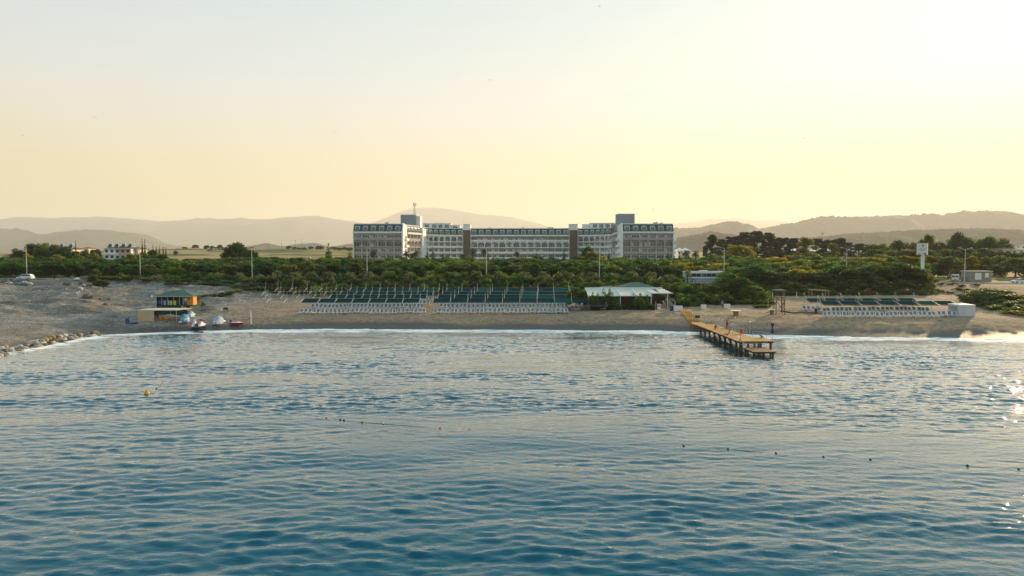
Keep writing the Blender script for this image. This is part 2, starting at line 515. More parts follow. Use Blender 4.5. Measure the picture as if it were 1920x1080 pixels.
ridge('mountain', [(1100,460),(1200,430),(1270,419),(1310,414),(1340,409),(1365,411),(1382,408),(1410,413),(1440,412),(1470,415),(1520,425),(1650,440),(1800,452)], 21500, 0, 3600, ROCK, 0.5, 3)
ridge('hill', [(-900,448),(-500,430),(-200,436),(-40,430),(30,430),(55,433),(80,441),(110,436),(160,431),(200,433),(245,438),(270,447),(300,457),(360,466),(420,472)], 8200, 0, 1700, SCRUB, 0.6, 4, 4, 14.0, 40)
ridge('hill', [(1120,468),(1200,438),(1260,428),(1300,430),(1340,423),(1362,419),(1385,421),(1405,430),(1430,430),(1460,423),(1500,417),(1525,410),(1545,406),(1600,408),(1640,407),(1690,405),(1740,402),(1770,402),(1800,398),(1835,396),(1870,398),(1920,405),(2000,412),(2150,404),(2400,418),(2800,440)], 6800, 0, 1500, SCRUB, 0.7, 5, 3, 16.0, 60)
ridge('hill', [(1180,470),(1240,456),(1280,447),(1310,441),(1332,436),(1350,438),(1380,442),(1420,444),(1480,450),(1540,446),(1580,441),(1640,438),(1700,434),(1760,431),(1830,430),(1920,434),(2050,430),(2300,440),(2700,455)], 3300, 4, 800, SCRUB, 0.6, 6, 2, 9.0, 90)
ridge('hill', [(380,473),(430,467),(470,461),(500,455),(530,462),(560,457),(590,455),(620,463),(660,456),(720,458),(800,462),(900,466),(1000,470)], 4600, 2, 600, SCRUB, 0.5, 8, 3)
# ------------------------------------------------------------------ hotel
def multi(name, pieces, smooth=False):
    """one mesh from several (MB, material) pieces"""
    me = bpy.data.meshes.new(name)
    v, f, mi = [], [], []
    for k, (b, m_) in enumerate(pieces):
        base = len(v); v += b.v
        f += [tuple(i + base for i in q) for q in b.f]; mi += [k]*len(b.f)
    me.from_pydata(v, [], f)
    bm = bmesh.new(); bm.from_mesh(me)
    bmesh.ops.recalc_face_normals(bm, faces=bm.faces); bm.to_mesh(me); bm.free()
    me.polygons.foreach_set('material_index', mi)
    if smooth: me.polygons.foreach_set('use_smooth', [True]*len(f))
    for _, m_ in pieces: me.materials.append(m_)
    return me

STUCCO = mat('white_stucco', (0.86,0.855,0.845), 0.85, 0.10, 0.35, bump=0.15, bscale=9)
TAUPE = mat('taupe_render', (0.42,0.385,0.38), 0.85, 0.14, 0.4, bump=0.15, bscale=9)
BROWN = mat('brown_stone', (0.15,0.105,0.078), 0.85, 0.35, 2.0, bump=0.5, bscale=5)
GREENROOF = mat('green_roof', (0.028,0.075,0.062), 0.55, 0.25, 0.8)
GREYBLUE = mat('grey_render', (0.30,0.33,0.37), 0.85, 0.10, 0.3)
ALU = mat('white_frame', (0.75,0.75,0.75), 0.4, 0.05)
GLASS = [mat('window_glass_%d' % i, c, 0.12, 0.35, 0.9, spec=0.7) for i, c in enumerate([(0.13,0.14,0.16), (0.22,0.22,0.23), (0.06,0.07,0.08), (0.17,0.17,0.18)])]
DARKMETAL = mat('dark_metal', (0.05,0.05,0.055), 0.45, 0.2)

ZC, LH, NL = 26.2, 3.5, 5
WIN = {}
def window_mesh(w, kind):
    key = (round(w, 2), kind)
    if key in WIN: return WIN[key]
    h = 2.45
    g, fr = MB(), MB()
    g.box(-w/2+0.06, w/2-0.06, 0.03, 0.07, 0.06, h-0.06)
    for x in (-w/2, -w/6, w/6, w/2): fr.box(x-0.06, x+0.06, -0.02, 0.10, 0, h)
    fr.box(-w/2, w/2, -0.015, 0.095, h-0.1, h); fr.box(-w/2, w/2, -0.015, 0.095, 0, 0.12)
    cu = MB()
    if kind in (1, 3): cu.box(-w/2+0.1, -w/6-0.08, 0.018, 0.028, 0.14, h-0.12)
    if kind == 3: cu.box(w/6+0.08, w/2-0.1, 0.018, 0.028, 0.14, h-0.12)
    pcs = [(g, GLASS[kind]), (fr, ALU)]
    if cu.v: pcs.append((cu, mat('curtain', (0.74,0.71,0.66), 0.9, 0.1)))
    WIN[key] = multi('window', pcs)
    return WIN[key]

ARCH = {}
def arch_mesh(w, h, rise, m_, th=0.22):
    key = (round(w,2), round(h,2), round(rise,2), m_.name)
    if key in ARCH: return ARCH[key]
    b = MB(); N = 12
    xs = [-w/2 + w*i/N for i in range(N+1)]
    pier = 0.28
    def zc(x):
        a = w/2 - pier
        t = min(1.0, abs(x)/a)
        return h - 0.32 - rise*(1 - math.sqrt(max(0, 1-t*t))) if t < 1 else h - 0.32 - rise
    for x0, x1 in zip(xs[:-1], xs[1:]):
        z0, z1 = zc(x0), zc(x1)
        b.hexa([(x0,0,z0),(x1,0,z1),(x1,th,z1),(x0,th,z0),(x0,0,h),(x1,0,h),(x1,th,h),(x0,th,h)])
    b.box(-w/2, -w/2+pier, 0.01, th-0.01, 0, h-0.32-rise); b.box(w/2-pier, w/2, 0.01, th-0.01, 0, h-0.32-rise)
    ARCH[key] = b.mesh('arch', m_)
    return ARCH[key]

DORM = {}
def dormer_mesh(w):
    key = round(w,2)
    if key in DORM: return DORM[key]
    fr, g, rf = MB(), MB(), MB()
    hw = w*0.31
    fr.hexa([(-hw,-0.30,0.55),(hw,-0.30,0.55),(hw,1.6,0.55),(-hw,1.6,0.55),(-hw*0.93,0.55,3.05),(hw*0.93,0.55,3.05),(hw*0.93,1.9,3.05),(-hw*0.93,1.9,3.05)])
    g.hexa([(-hw*0.82,-0.315,0.95),(hw*0.82,-0.315,0.95),(hw*0.82,0.3,0.95),(-hw*0.82,0.3,0.95),(-hw*0.78,0.35,2.75),(hw*0.78,0.35,2.75),(hw*0.78,0.6,2.75),(-hw*0.78,0.6,2.75)])
    rf.box(-hw*1.02, hw*1.02, -0.42, -0.05, 0.60, 1.30)
    DORM[key] = multi('dormer', [(fr, ALU), (g, GLASS[0]), (rf, GLASS[1])])
    return DORM[key]

def seg_matrix(Axy, Bxy):
    d = Vector((Bxy[0]-Axy[0], Bxy[1]-Axy[1], 0)); L = d.length; d.normalize()
    nrm = Vector((-d.y, d.x, 0))
    M = Matrix(((d.x, nrm.x, 0, Axy[0]), (d.y, nrm.y, 0, Axy[1]), (0,0,1,0), (0,0,0,1)))
    return M, L

def place(name, me, M, parent):
    o = mesh_obj(name, me, None, parent)
    o.matrix_local = M
    return o

def facade(parent, Axy, Bxy, nb, wallm, levels, roof=True, ends=True, nlev=NL):
    """levels: per storey (kind, parapet height, parapet material); parts go under parent"""
    M, L = seg_matrix(Axy, Bxy)
    bw = L / nb
    for k in range(nlev):
        kind, ph, pm = levels[min(k, len(levels)-1)]
        zc = ZC - LH*k; zf = zc - LH
        b = MB()
        b.box(0, L, 0.0, 0.16, zf-0.28, zf+ph)
        b.box(0, L, 0.155, 1.72, zf-0.24, zf-0.02)
        o = b.build('balcony', pm, parent); o.matrix_local = M
        if kind == 'rail':
            r = MB()
            for z in (0.45, 0.75, 1.05): r.tube([(0.02, 0.08, zf+z), (L-0.02, 0.08, zf+z)], 0.035, 4)
            o = r.build('railing', DARKMETAL, parent); o.matrix_local = M
        if kind == 'slot':
            s_ = MB()
            for i in range(nb):
                for q in (0.22, 0.36, 0.64, 0.78):
                    s_.box(bw*(i+q)-0.16, bw*(i+q)+0.16, -0.006, 0.10, zf+0.30, zf+0.62)  # dark boxes on the solid parapet paint the shade of its holes
            o = s_.build('slot_shade', DARKMETAL, parent); o.matrix_local = M
        for i in range(nb):
            cx = bw*(i+0.5)
            wm = window_mesh(bw-0.42, rng.choice([0,0,1,1,2,3]))
            place('window', wm, M @ Matrix.Translation((cx, 1.60, zf+0.0)), parent)
            if kind in ('arch', 'rail'):
                place('arch', arch_mesh(bw, LH-ph-0.02 if kind=='arch' else LH-0.1, 0.85, pm), M @ Matrix.Translation((cx, 0.0, zf+(ph+0.01 if kind=='arch' else 0.09))), parent)
            if kind == 'tall':
                place('arch', arch_mesh(bw, LH-ph-0.02, 1.45, pm), M @ Matrix.Translation((cx, 0.0, zf+ph+0.01)), parent)
    for i in range(nb+1):
        x = min(max(bw*i, 0.13), L-0.13)
        f = MB().box(x-0.11, x+0.11, 0.24, 1.74, 8.9, ZC-0.01)
        o = f.build('partition', wallm, parent); o.matrix_local = M
    c = MB().box(-0.02, L+0.02, -0.55, 0.4, ZC-0.02, ZC+0.95)
    o = c.build('cornice', STUCCO, parent); o.matrix_local = M
    if roof:
        r = MB()
        r.hexa([(0,-0.30,ZC+0.95),(L,-0.30,ZC+0.95),(L,4,ZC+0.95),(0,4,ZC+0.95),(0,1.75,ZC+4.75),(L,1.75,ZC+4.75),(L,4,ZC+4.75),(0,4,ZC+4.75)])
        ro = r.build('roof', GREENROOF, parent); ro.matrix_local = M
        t = MB().box(-0.05, L+0.05, 1.45, 4.2, ZC+4.75, ZC+5.15)
        o = t.build('roof_edge', STUCCO, parent); o.matrix_local = M
        for i in range(nb):
            place('dormer', dormer_mesh(bw), M @ Matrix.Translation((bw*(i+0.5), -0.12, ZC+0.75)), parent)
    return M, L

hotel = empty('hotel', (0, 400, 9.0))
HINV = Matrix.Translation((0, -400, -9.0))
tag(hotel, 'long white hotel with green mansard roofs, two projecting wings and brown stair towers', 'hotel')
def hpart(name, mb_, m_):
    o = mb_.build(name, m_, hotel)
    o.matrix_parent_inverse = HINV
    return o

def core(poly, z1, m_, name='wing'):
    return hpart(name, MB().prism(poly, 8.4, z1), m_)

W, T, G_ = STUCCO, TAUPE, GREYBLUE
wing_levels = [('open', 1.35, T), ('rail', 0.22, T), ('open', 1.0, T), ('open', 1.1, T), ('open', 1.1, W)]
mid_levels = [('slot', 1.35, W), ('rail', 0.25, W), ('open', 1.05, W), ('open', 1.1, W)]
curve_levels = [('tall', 0.28, W), ('open', 1.1, W), ('open', 1.1, W), ('open', 1.1, W)]
inner_levels = [('open', 1.3, T), ('rail', 0.25, T), ('open', 1.1, T), ('open', 1.1, T)]

# west wing
lw = core([(-82.8,359.72),(-58.0,359.72),(-58.0,370),(-58.3,373.7),(-53.6,391.6),(-53.2,411),(-56,440),(-82.8,440)], ZC+0.3, W)
facade(lw, (-83.0,358.0), (-57.6,358.0), 6, W, wing_levels)
facade(lw, (-56.7,372.0), (-51.9,390.8), 4, W, inner_levels)
g = MB()
g.prism([(358-0.45,8.9),(371.9,8.9),(371.9,ZC+4.4),(361,ZC+5.4),(359.5,ZC+5.4),(358-0.45,ZC+0.9)], -57.55, -56.95, 'x')
g.build('end_wall', W, lw)
for k in range(4):
    z = ZC - LH*(k+1)
    bb = MB().box(-56.94, -55.7, 363.5, 371.2, z-0.25, z+1.05); bb.build('balcony', W, lw)
    for y_ in (364.6, 368.2):
        o = mesh_obj('window', window_mesh(2.6, 2), None, lw); o.matrix_local = Matrix.Translation((-56.9, y_+1.0, z+1.0)) @ Matrix.Rotation(R(90), 4, 'Z') @ Matrix.Scale(0.6, 4, (0,0,1))
MB().box(-53.9, -51.0, 391.0, 393.2, 8.8, ZC+4.2).build('pier', W, lw)
MB().box(-53.4, -51.6, 393.2, 411.0, 8.8, ZC+4.0).build('pier', W, lw)
MB().box(-82.0, -59.2, 361.9, 439, ZC+0.3, ZC+4.7).build('roof_deck', GREENROOF, lw)
MB().box(-83.15, -82.75, 357.7, 440, 8.8, ZC+0.9).build('end_wall', W, lw)
# middle and curves
def arc_pts(P, Q, n, right):
    """quarter-like arc from P to Q; tangent to x at the inner end"""
    (x0,y0),(x1,y1) = (P,Q)
    if right: x0, x1 = x1, x0; y0, y1 = y1, y0       # mirrored: work from the wing end
    ch = math.hypot(x1-x0, y1-y0); phi = math.atan2(y1-y0, abs(x1-x0))
    Rr = ch/(2*math.sin(phi)); sgn = 1 if x1 > x0 else -1
    pts = []
    for i in range(n+1):
        a = 2*phi*(1-i/n)
        pts.append((x1 - sgn*Rr*math.sin(a), y1 - Rr*(1-math.cos(a))))
    if right: pts.reverse()
    return pts
Lp = arc_pts((-52.2,411.2), (-30.3,425.0), 7, False)
Rp = arc_pts((40.7,425.0), (59.9,411.2), 7, True)
mid = core([(-52,413.6)] + [(x-0.4, y+2.6) for x, y in Lp[1:]] + [(-29.5,427.0),(40.2,427.0)] + [(x+0.4, y+2.6) for x, y in Rp[:-1]] + [(60,413.6),(64,440),(-56,440)], ZC+0.3, W, 'central_block')
for pts in (Lp, Rp):
    for P_, Q_ in zip(pts[:-1], pts[1:]):
        facade(mid, P_, Q_, 1, W, curve_levels)
facade(mid, (-25.7,424.6), (35.5,424.6), 14, W, mid_levels)
MB().box(-50, 58, 428.5, 439, ZC+0.3, ZC+4.6).build('roof_deck', GREENROOF, mid)
for x0, x1 in ((-30.2,-25.7), (35.5,40.6)):
    tw = hpart('stair_tower', MB().box(x0, x1, 422.6, 431, 8.6, 30.0), BROWN)
    MB().box(x0+0.1, x1-0.1, 422.9, 431.5, 30.0, 33.5).build('tower_cap', W, tw)
    MB().box(x0-0.12, x1+0.12, 422.4, 431.6, 33.5, 33.75).build('coping', W, tw)
    MB().box(x0-0.35, x0-0.02, 422.9, 426, 8.7, ZC+4.9).build('trim', W, tw)
    MB().box(x1+0.02, x1+0.35, 422.9, 426, 8.7, ZC+4.9).build('trim', W, tw)
# east wing
rw = core([(58.1,359.72),(84.3,359.72),(84.3,440),(63,440),(61.6,411),(58.8,373),(58.1,370)], ZC+0.3, W)
facade(rw, (58.0,358.0), (84.5,358.0), 6, W, wing_levels)
facade(rw, (59.9,408.5), (57.1,372.0), 8, W, inner_levels)
g = MB()
g.prism([(358-0.45,8.9),(371.9,8.9),(371.9,ZC+4.4),(361,ZC+5.4),(359.5,ZC+5.4),(358-0.45,ZC+0.9)], 57.35, 57.95, 'x')
g.build('end_wall', W, rw)
for k in range(4):
    z = ZC - LH*(k+1)
    MB().box(56.1, 57.34, 363.0, 371.2, z-0.25, z+1.05).build('balcony', W, rw)
MB().box(59.4, 83.4, 361.9, 439, ZC+0.3, ZC+4.7).build('roof_deck', GREENROOF, rw)
MB().box(84.35, 84.75, 357.7, 440, 8.8, ZC+0.9).build('end_wall', W, rw)
for k in range(5):
    z = ZC - LH*(k+1)
    MB().box(84.76, 86.2, 359.5, 368, z-0.25, z+1.05).build('balcony', W, rw)
# penthouses behind the curves, lift towers, rooftop gear
def penthouse(x0, x1, y0, y1, z1, wx):
    ph = hpart('penthouse', MB().box(x0, x1, y0, y1, ZC+3.5, z1), W)
    MB().box(x0-0.2, x1+0.2, y0-0.2, y1+0.2, z1, z1+0.3).build('coping', W, ph)
    for x in wx:
        o = mesh_obj('window', window_mesh(2.6, 0), None, ph); o.matrix_local = Matrix.Translation((x, y0-0.06, z1-2.9))
penthouse(-56.5, -38.6, 433, 440, 34.4, (-53.8,-49.2,-45.2,-41.2))
penthouse(-38.5, -33.0, 434, 440, 33.4, (-36.0,))
penthouse(49.5, 66, 433, 440, 34.6, (52.5,56.4,60.4,64.0))
penthouse(45.0, 49.4, 434, 440, 33.8, ())
lt = hpart('lift_tower', MB().box(-64.2, -55.4, 395, 406, ZC+1, 37.8), G_)
MB().box(-64.4, -55.2, 394.8, 406.2, 37.8, 38.05).build('coping', W, lt)
MB().box(-55.39, -53.2, 397, 406, ZC+1, 37.4).build('lit_side_block', W, lt)  # white block paints the sunlit side of the grey tower
lt2 = hpart('lift_tower', MB().box(61.3, 70.9, 396, 406, ZC+1, 38.3), G_)
MB().box(61.1, 71.1, 395.8, 406.2, 38.3, 38.6).build('coping', W, lt2)
# lattice mast with antennas
MASTM = mat('mast_metal', (0.30,0.20,0.16), 0.5, 0.3)
mb = MB(); bx, by, bz = -56.9, 400, 38.05
cor = [(-0.45,-0.45),(0.45,-0.45),(0.45,0.45),(-0.45,0.45)]
for x, y in cor: mb.tube([(bx+x, by+y, bz), (bx+x*0.4, by+y*0.4, bz+6.6)], 0.07, 4)
for i in range(9):
    z0, z1 = bz + i*0.72, bz + (i+1)*0.72
    for q in range(4):
        a, c_ = cor[q], cor[(q+1) % 4]
        f0, f1 = 1-0.6*i/9, 1-0.6*(i+1)/9
        mb.tube([(bx+a[0]*f0, by+a[1]*f0, z0), (bx+c_[0]*f1, by+c_[1]*f1, z1)], 0.045, 4)
ms = empty('antenna_mast', (bx, by, bz)); tag(ms, 'lattice antenna mast on the grey lift tower of the hotel', 'mast')
def put(mb_, name, m_, par, base):
    mb_.v = [(v[0]-base[0], v[1]-base[1], v[2]-base[2]) for v in mb_.v]
    return mb_.build(name, m_, par)
put(mb, 'lattice', MASTM, ms, (bx,by,bz))
for a in (0, 2.1, 4.2):
    put(MB().box(bx+0.8*math.cos(a)-0.16, bx+0.8*math.cos(a)+0.16, by+0.8*math.sin(a)-0.1, by+0.8*math.sin(a)+0.1, bz+5.2, bz+7.0), 'antenna', MASTM, ms, (bx,by,bz))
    put(MB().tube([(bx,by,bz+6.2),(bx+0.8*math.cos(a),by+0.8*math.sin(a),bz+6.2)], 0.05, 4), 'bracket', MASTM, ms, (bx,by,bz))
# satellite dish / ac gear
for i, (x, y, s) in enumerate([(-66.5,364.5,1.0),(76.5,365,1.1),(79.8,366.5,0.8),(7,431,0.7),(23,431,0.8),(25,432,1.0),(-14,431,0.6)]):
    z = ZC+4.7 if y < 400 else ZC+4.6
    o = MB().box(x-s, x+s, y-s*0.6, y+s*0.6, z, z+s*0.55+0.7)
    o.tube([(x+s*0.5,y,z+s*0.55+0.7),(x+s*0.5,y,z+s*0.55+1.2)], 0.12, 6).build('vent_unit', GREYBLUE, hotel).matrix_parent_inverse = HINV
# ------------------------------------------------------------------ vegetation prototypes
def leaf_mat(name, dark, lite, trans=0.48):
    m, n, l, out = nt_new(name)
    at_ = n.new('ShaderNodeAttribute'); at_.attribute_name = 'tone'
    oi = n.new('ShaderNodeObjectInfo')
    ad = n.new('ShaderNodeMath'); ad.operation = 'MULTIPLY_ADD'; ad.inputs[1].default_value = 0.45; ad.inputs[2].default_value = -0.22
    l.new(oi.outputs['Random'], ad.inputs[0])
    sm = n.new('ShaderNodeMath'); sm.operation = 'ADD'; sm.use_clamp = True
    l.new(at_.outputs['Fac'], sm.inputs[0]); l.new(ad.outputs[0], sm.inputs[1])
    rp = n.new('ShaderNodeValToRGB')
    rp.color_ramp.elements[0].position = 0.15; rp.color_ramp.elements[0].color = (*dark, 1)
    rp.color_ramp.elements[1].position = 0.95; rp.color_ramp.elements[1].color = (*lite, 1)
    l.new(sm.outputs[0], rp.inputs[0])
    p = n.new('ShaderNodeBsdfPrincipled'); p.inputs['Roughness'].default_value = 0.55; p.inputs['Specular IOR Level'].default_value = 0.3
    l.new(rp.outputs[0], p.inputs['Base Color'])
    t = n.new('ShaderNodeBsdfTranslucent')
    hs = n.new('ShaderNodeHueSaturation'); hs.inputs['Hue'].default_value = 0.475; hs.inputs['Saturation'].default_value = 1.15; hs.inputs['Value'].default_value = 2.1
    l.new(rp.outputs[0], hs.inputs['Color']); l.new(hs.outputs[0], t.inputs['Color'])
    mx = n.new('ShaderNodeMixShader'); mx.inputs[0].default_value = trans
    l.new(p.outputs[0], mx.inputs[1]); l.new(t.outputs[0], mx.inputs[2]); l.new(mx.outputs[0], out.inputs[0])
    return m
LF_DARK = leaf_mat('leaf_dark', (0.005,0.024,0.006), (0.040,0.110,0.018))
LF_MID = leaf_mat('leaf_mid', (0.012,0.040,0.008), (0.090,0.165,0.025))
LF_YEL = leaf_mat('leaf_yellow_green', (0.060,0.085,0.008), (0.30,0.27,0.03), 0.45)
LF_OLIVE = leaf_mat('leaf_olive', (0.020,0.038,0.012), (0.115,0.145,0.040))
LF_PINE = leaf_mat('needle_dark', (0.016,0.030,0.014), (0.055,0.075,0.030), 0.2)
LF_PALM = leaf_mat('palm_frond', (0.035,0.060,0.016), (0.15,0.18,0.04), 0.35)
LF_REED = leaf_mat('reed_leaf', (0.09,0.11,0.02), (0.26,0.26,0.05), 0.45)
BARK = mat('bark', (0.10,0.072,0.05), 0.9, 0.35, 3.0, bump=0.5, bscale=12)

def leaf_cloud(centers, radii, counts, size, seed, flat=1.0, up=0.25):
    r = np.random.default_rng(seed)
    P, T = [], []
    for c, rad, k in zip(centers, radii, counts):
        d = r.normal(size=(k, 3)); d /= np.linalg.norm(d, axis=1)[:, None]
        rr = rad * r.random((k, 1)) ** 0.45
        q = d * rr; q[:, 2] *= flat
        P.append(np.asarray(c) + q)
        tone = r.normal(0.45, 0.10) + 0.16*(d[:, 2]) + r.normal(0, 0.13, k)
        T.append(tone)
    P = np.concatenate(P); T = np.clip(np.concatenate(T), 0, 1)
    k = len(P)
    nrm = r.normal(size=(k, 3)); nrm[:, 2] += up; nrm /= np.linalg.norm(nrm, axis=1)[:, None]
    a = np.cross(nrm, r.normal(size=(k, 3))); a /= np.linalg.norm(a, axis=1)[:, None]
    b = np.cross(nrm, a)
    s = size * r.uniform(0.6, 1.3, (k, 1))
    co = np.stack([P - a*s*0.5, P + b*s*0.32, P + a*s*0.5, P - b*s*0.32], 1).reshape(-1, 3)
    q = np.arange(4*k).reshape(-1, 4)
    return co, q, np.repeat(T, 4)

def leaf_mesh(name, parts, m_):
    co = np.concatenate([p_[0] for p_ in parts]); off = np.cumsum([0] + [len(p_[0]) for p_ in parts[:-1]])
    q = np.concatenate([p_[1] + o for p_, o in zip(parts, off)])
    me = raw_mesh(name, co, q, {'tone': np.concatenate([p_[2] for p_ in parts])}, smooth=False)
    me.materials.append(m_)
    return me

PROTO = {}
def make_tree(key, crown_me, trunk_mb, names=('crown', 'trunk')):
    PROTO[key] = (crown_me, trunk_mb.mesh(names[1], BARK), names)

def broad(key, seed, m_, H=5.0, W=5.2, nclump=26, leaves=2300, size=0.42, lo=0.16):
    r = np.random.default_rng(seed)
    cs, rs = [], []
    for i in range(nclump):
        a = r.uniform(0, 2*np.pi); zf = r.random()**0.8
        z = H*(lo + (0.90-lo)*zf)
        prof = math.sin(math.pi*min(1, 0.18+0.80*zf))**0.6
        rad = W*0.5*prof*r.uniform(0.45, 0.92)
        cs.append((rad*np.cos(a), rad*np.sin(a), z)); rs.append(r.uniform(0.55, 1.0)*W*0.17)
    cs += [(0,0,H*0.5),(0,0,H*0.72)]; rs += [W*0.26, W*0.22]
    w = np.array(rs)**2; cnt = np.maximum(20, (leaves*w/w.sum()).astype(int))
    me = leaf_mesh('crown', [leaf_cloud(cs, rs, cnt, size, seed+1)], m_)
    t = MB(); t.tube([(0,0,-0.3),(0.05,0.02,H*0.2),(0.0,0.1,H*0.42),(0.1,0,H*0.7)], 0.17, 7, 0.05)
    for i in range(5):
        c = cs[i*4 % nclump]; t.tube([(0,0.03,H*(0.2+0.05*i)), (c[0]*0.5,c[1]*0.5,(c[2]+H*0.3)*0.5), (c[0]*0.9,c[1]*0.9,c[2])], 0.08, 5, 0.02)
    make_tree(key, me, t)
for i in range(4): broad('broad%d' % i, 100+i*7, LF_DARK if i < 2 else LF_MID, H=5.0, W=[5.4,4.8,5.6,5.0][i])
for i in range(2): broad('yellow%d' % i, 160+i*7, LF_YEL, H=5.0, W=4.6)
for i in range(2): broad('olive%d' % i, 180+i*7, LF_OLIVE, H=5.0, W=5.2)
for i in range(3): broad('tall%d' % i, 220+i*7, [LF_MID, LF_DARK, LF_OLIVE][i], H=9.0, W=8.0, nclump=44, leaves=5200, size=0.46, lo=0.22)
broad('poplar', 260, LF_YEL, H=9.0, W=4.6, nclump=34, leaves=3600, size=0.42, lo=0.10)

def shrub(key, seed, m_, H=2.6, W=3.4, n=14, leaves=900, size=0.30):
    r = np.random.default_rng(seed); cs, rs = [], []
    for i in range(n):
        a = r.uniform(0, 2*np.pi); q = r.random()**0.6
        x, y = W*0.42*q*np.cos(a), W*0.42*q*np.sin(a)
        z = H*(0.12 + 0.68*r.random()*(1-0.55*q)); cs.append((x, y, z)); rs.append(W*r.uniform(0.12, 0.20))
    w = np.array(rs)**2; cnt = (leaves*w/w.sum()).astype(int)
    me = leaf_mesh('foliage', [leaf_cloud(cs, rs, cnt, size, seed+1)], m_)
    t = MB()
    for i in range(4): t.tube([(0.1*i-0.15,0,-0.2),(cs[i][0]*0.5,cs[i][1]*0.5,H*0.25),(cs[i][0],cs[i][1],cs[i][2])], 0.05, 5, 0.015)
    make_tree(key, me, t, ('foliage', 'stem'))
for i in range(3): shrub('shrub%d' % i, 300+i*5, [LF_DARK, LF_MID, LF_OLIVE][i])
shrub('shrub3', 330, LF_YEL); shrub('shrub4', 335, LF_OLIVE, n=18)

def cone(key, seed, m_, H=7.0, W=3.0, layers=11, leaves=2200, size=0.36):
    r = np.random.default_rng(seed); cs, rs = [], []
    for i in range(layers):
        z = H*(0.08 + 0.88*i/(layers-1)); rad = W*0.5*(1-0.95*i/(layers-1))
        k = max(1, int(7*(1-i/layers))+1)
        for j in range(k):
            a = 2*np.pi*j/k + r.uniform(0, 1); q = rad*r.uniform(0.45, 0.85)
            cs.append((q*np.cos(a), q*np.sin(a), z+r.uniform(-.2,.2))); rs.append(0.22+rad*0.40)
    w = np.array(rs)**2; cnt = np.maximum(8, (leaves*w/w.sum()).astype(int))
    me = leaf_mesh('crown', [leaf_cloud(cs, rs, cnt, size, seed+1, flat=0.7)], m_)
    t = MB(); t.tube([(0,0,-0.3),(0,0,H*0.5),(0.03,0,H*0.95)], 0.14, 6, 0.02)
    make_tree(key, me, t)
cone('cone0', 400, LF_PINE); cone('cone1', 407, LF_DARK, W=3.6)
cone('cypress', 414, LF_PINE, H=8.0, W=1.7, layers=14, leaves=1800, size=0.3)

def pine(key, seed, H=13.0, W=9.0):
    r = np.random.default_rng(seed); cs, rs = [], []
    t = MB(); lean = r.uniform(-0.6, 0.6)
    t.tube([(0,0,-0.4),(lean*0.3,0.1,H*0.4),(lean,0.2,H*0.92)], 0.28, 7, 0.06)
    for i in range(34):
        zf = r.uniform(0.30, 1.0); a = r.uniform(0, 2*np.pi); rad = W*0.5*math.sin(math.pi*(0.25+0.62*zf))*r.uniform(0.25, 0.95)
        c = (lean*zf+rad*np.cos(a), rad*np.sin(a), H*zf*0.95); cs.append(c); rs.append(r.uniform(0.9, 1.7))
        t.tube([(lean*zf*0.8,0.1,H*zf*0.82), (c[0]*0.6,c[1]*0.6,c[2]-0.5), c], 0.07, 4, 0.02)
    w = np.array(rs)**2; cnt = (7000*w/w.sum()).astype(int)
    me = leaf_mesh('crown', [leaf_cloud(cs, rs, cnt, 0.5, seed+1, flat=0.55)], LF_PINE)
    make_tree(key, me, t)
pine('pine0', 500); pine('pine1', 507, W=10.5); pine('pine2', 514, W=7.0)

def palm(key, seed, H=6.0, FL=2.6, nf=26, m_=None, thick=0.22):
    r = np.random.default_rng(seed)
    co, q, tn = [], [], []
    for i in range(nf):
        a = 2*np.pi*i/nf*2.4 + r.uniform(-.2,.2); el = r.uniform(-0.35, 1.25); L = FL*r.uniform(0.8, 1.1)
        d = np.array([np.cos(a), np.sin(a)]); tone = r.uniform(0.2, 0.8)
        p0 = np.array([0, 0, H]); e = el; prev = p0
        side = np.array([-d[1], d[0], 0])
        for s_ in range(7):
            st = np.array([d[0]*np.cos(e), d[1]*np.cos(e), np.sin(e)]) * L/7
            nx = prev + st
            wd = L*0.17*math.sin(math.pi*(s_+0.9)/8.2)
            for sg in (-1, 1):
                for h_ in (0, 0.5):
                    b = prev + st*h_
                    tip = b + side*sg*wd*1.9 + st*0.7 + np.array([0,0,-wd*0.5])
                    k = len(co)
                    co += [b, b+st*0.30, tip, tip-st*0.10]; q.append((k,k+1,k+2,k+3)); tn += [tone + r.uniform(-.1,.1)]*4
            prev = nx; e -= 0.26
    me = raw_mesh('fronds', np.array(co), np.array(q), {'tone': np.clip(tn,0,1)}, smooth=False); me.materials.append(m_ or LF_PALM)
    t = MB(); t.tube([(0,0,-0.3),(0.06,0.03,H*0.3),(0.02,0.0,H*0.7),(0,0,H+0.1)], thick*1.25, 8, thick)
    t.ball((0,0,H-0.05), thick*1.5, 8, 6, (1,1,1.4))
    make_tree(key, me, t, ('fronds', 'trunk'))
palm('palm0', 600, H=6.2, FL=2.9, nf=34, m_=LF_PINE); palm('palm1', 607, H=5.2, FL=2.8, nf=30, m_=LF_PINE); palm('youngpalm', 614, H=1.5, FL=2.1, nf=20, thick=0.2); palm('beachpalm', 620, H=2.6, FL=2.2, nf=24, thick=0.15)
PROTO_H = {}
for k, (cm, tm, nm) in PROTO.items():
    a = np.empty(len(cm.vertices)*3, np.float32); cm.vertices.foreach_get('co', a); a = a.reshape(-1,3)
    PROTO_H[k] = (float(np.percentile(a[:,2], 99.3)), float(np.percentile(np.abs(a[:,0]), 98)*2))

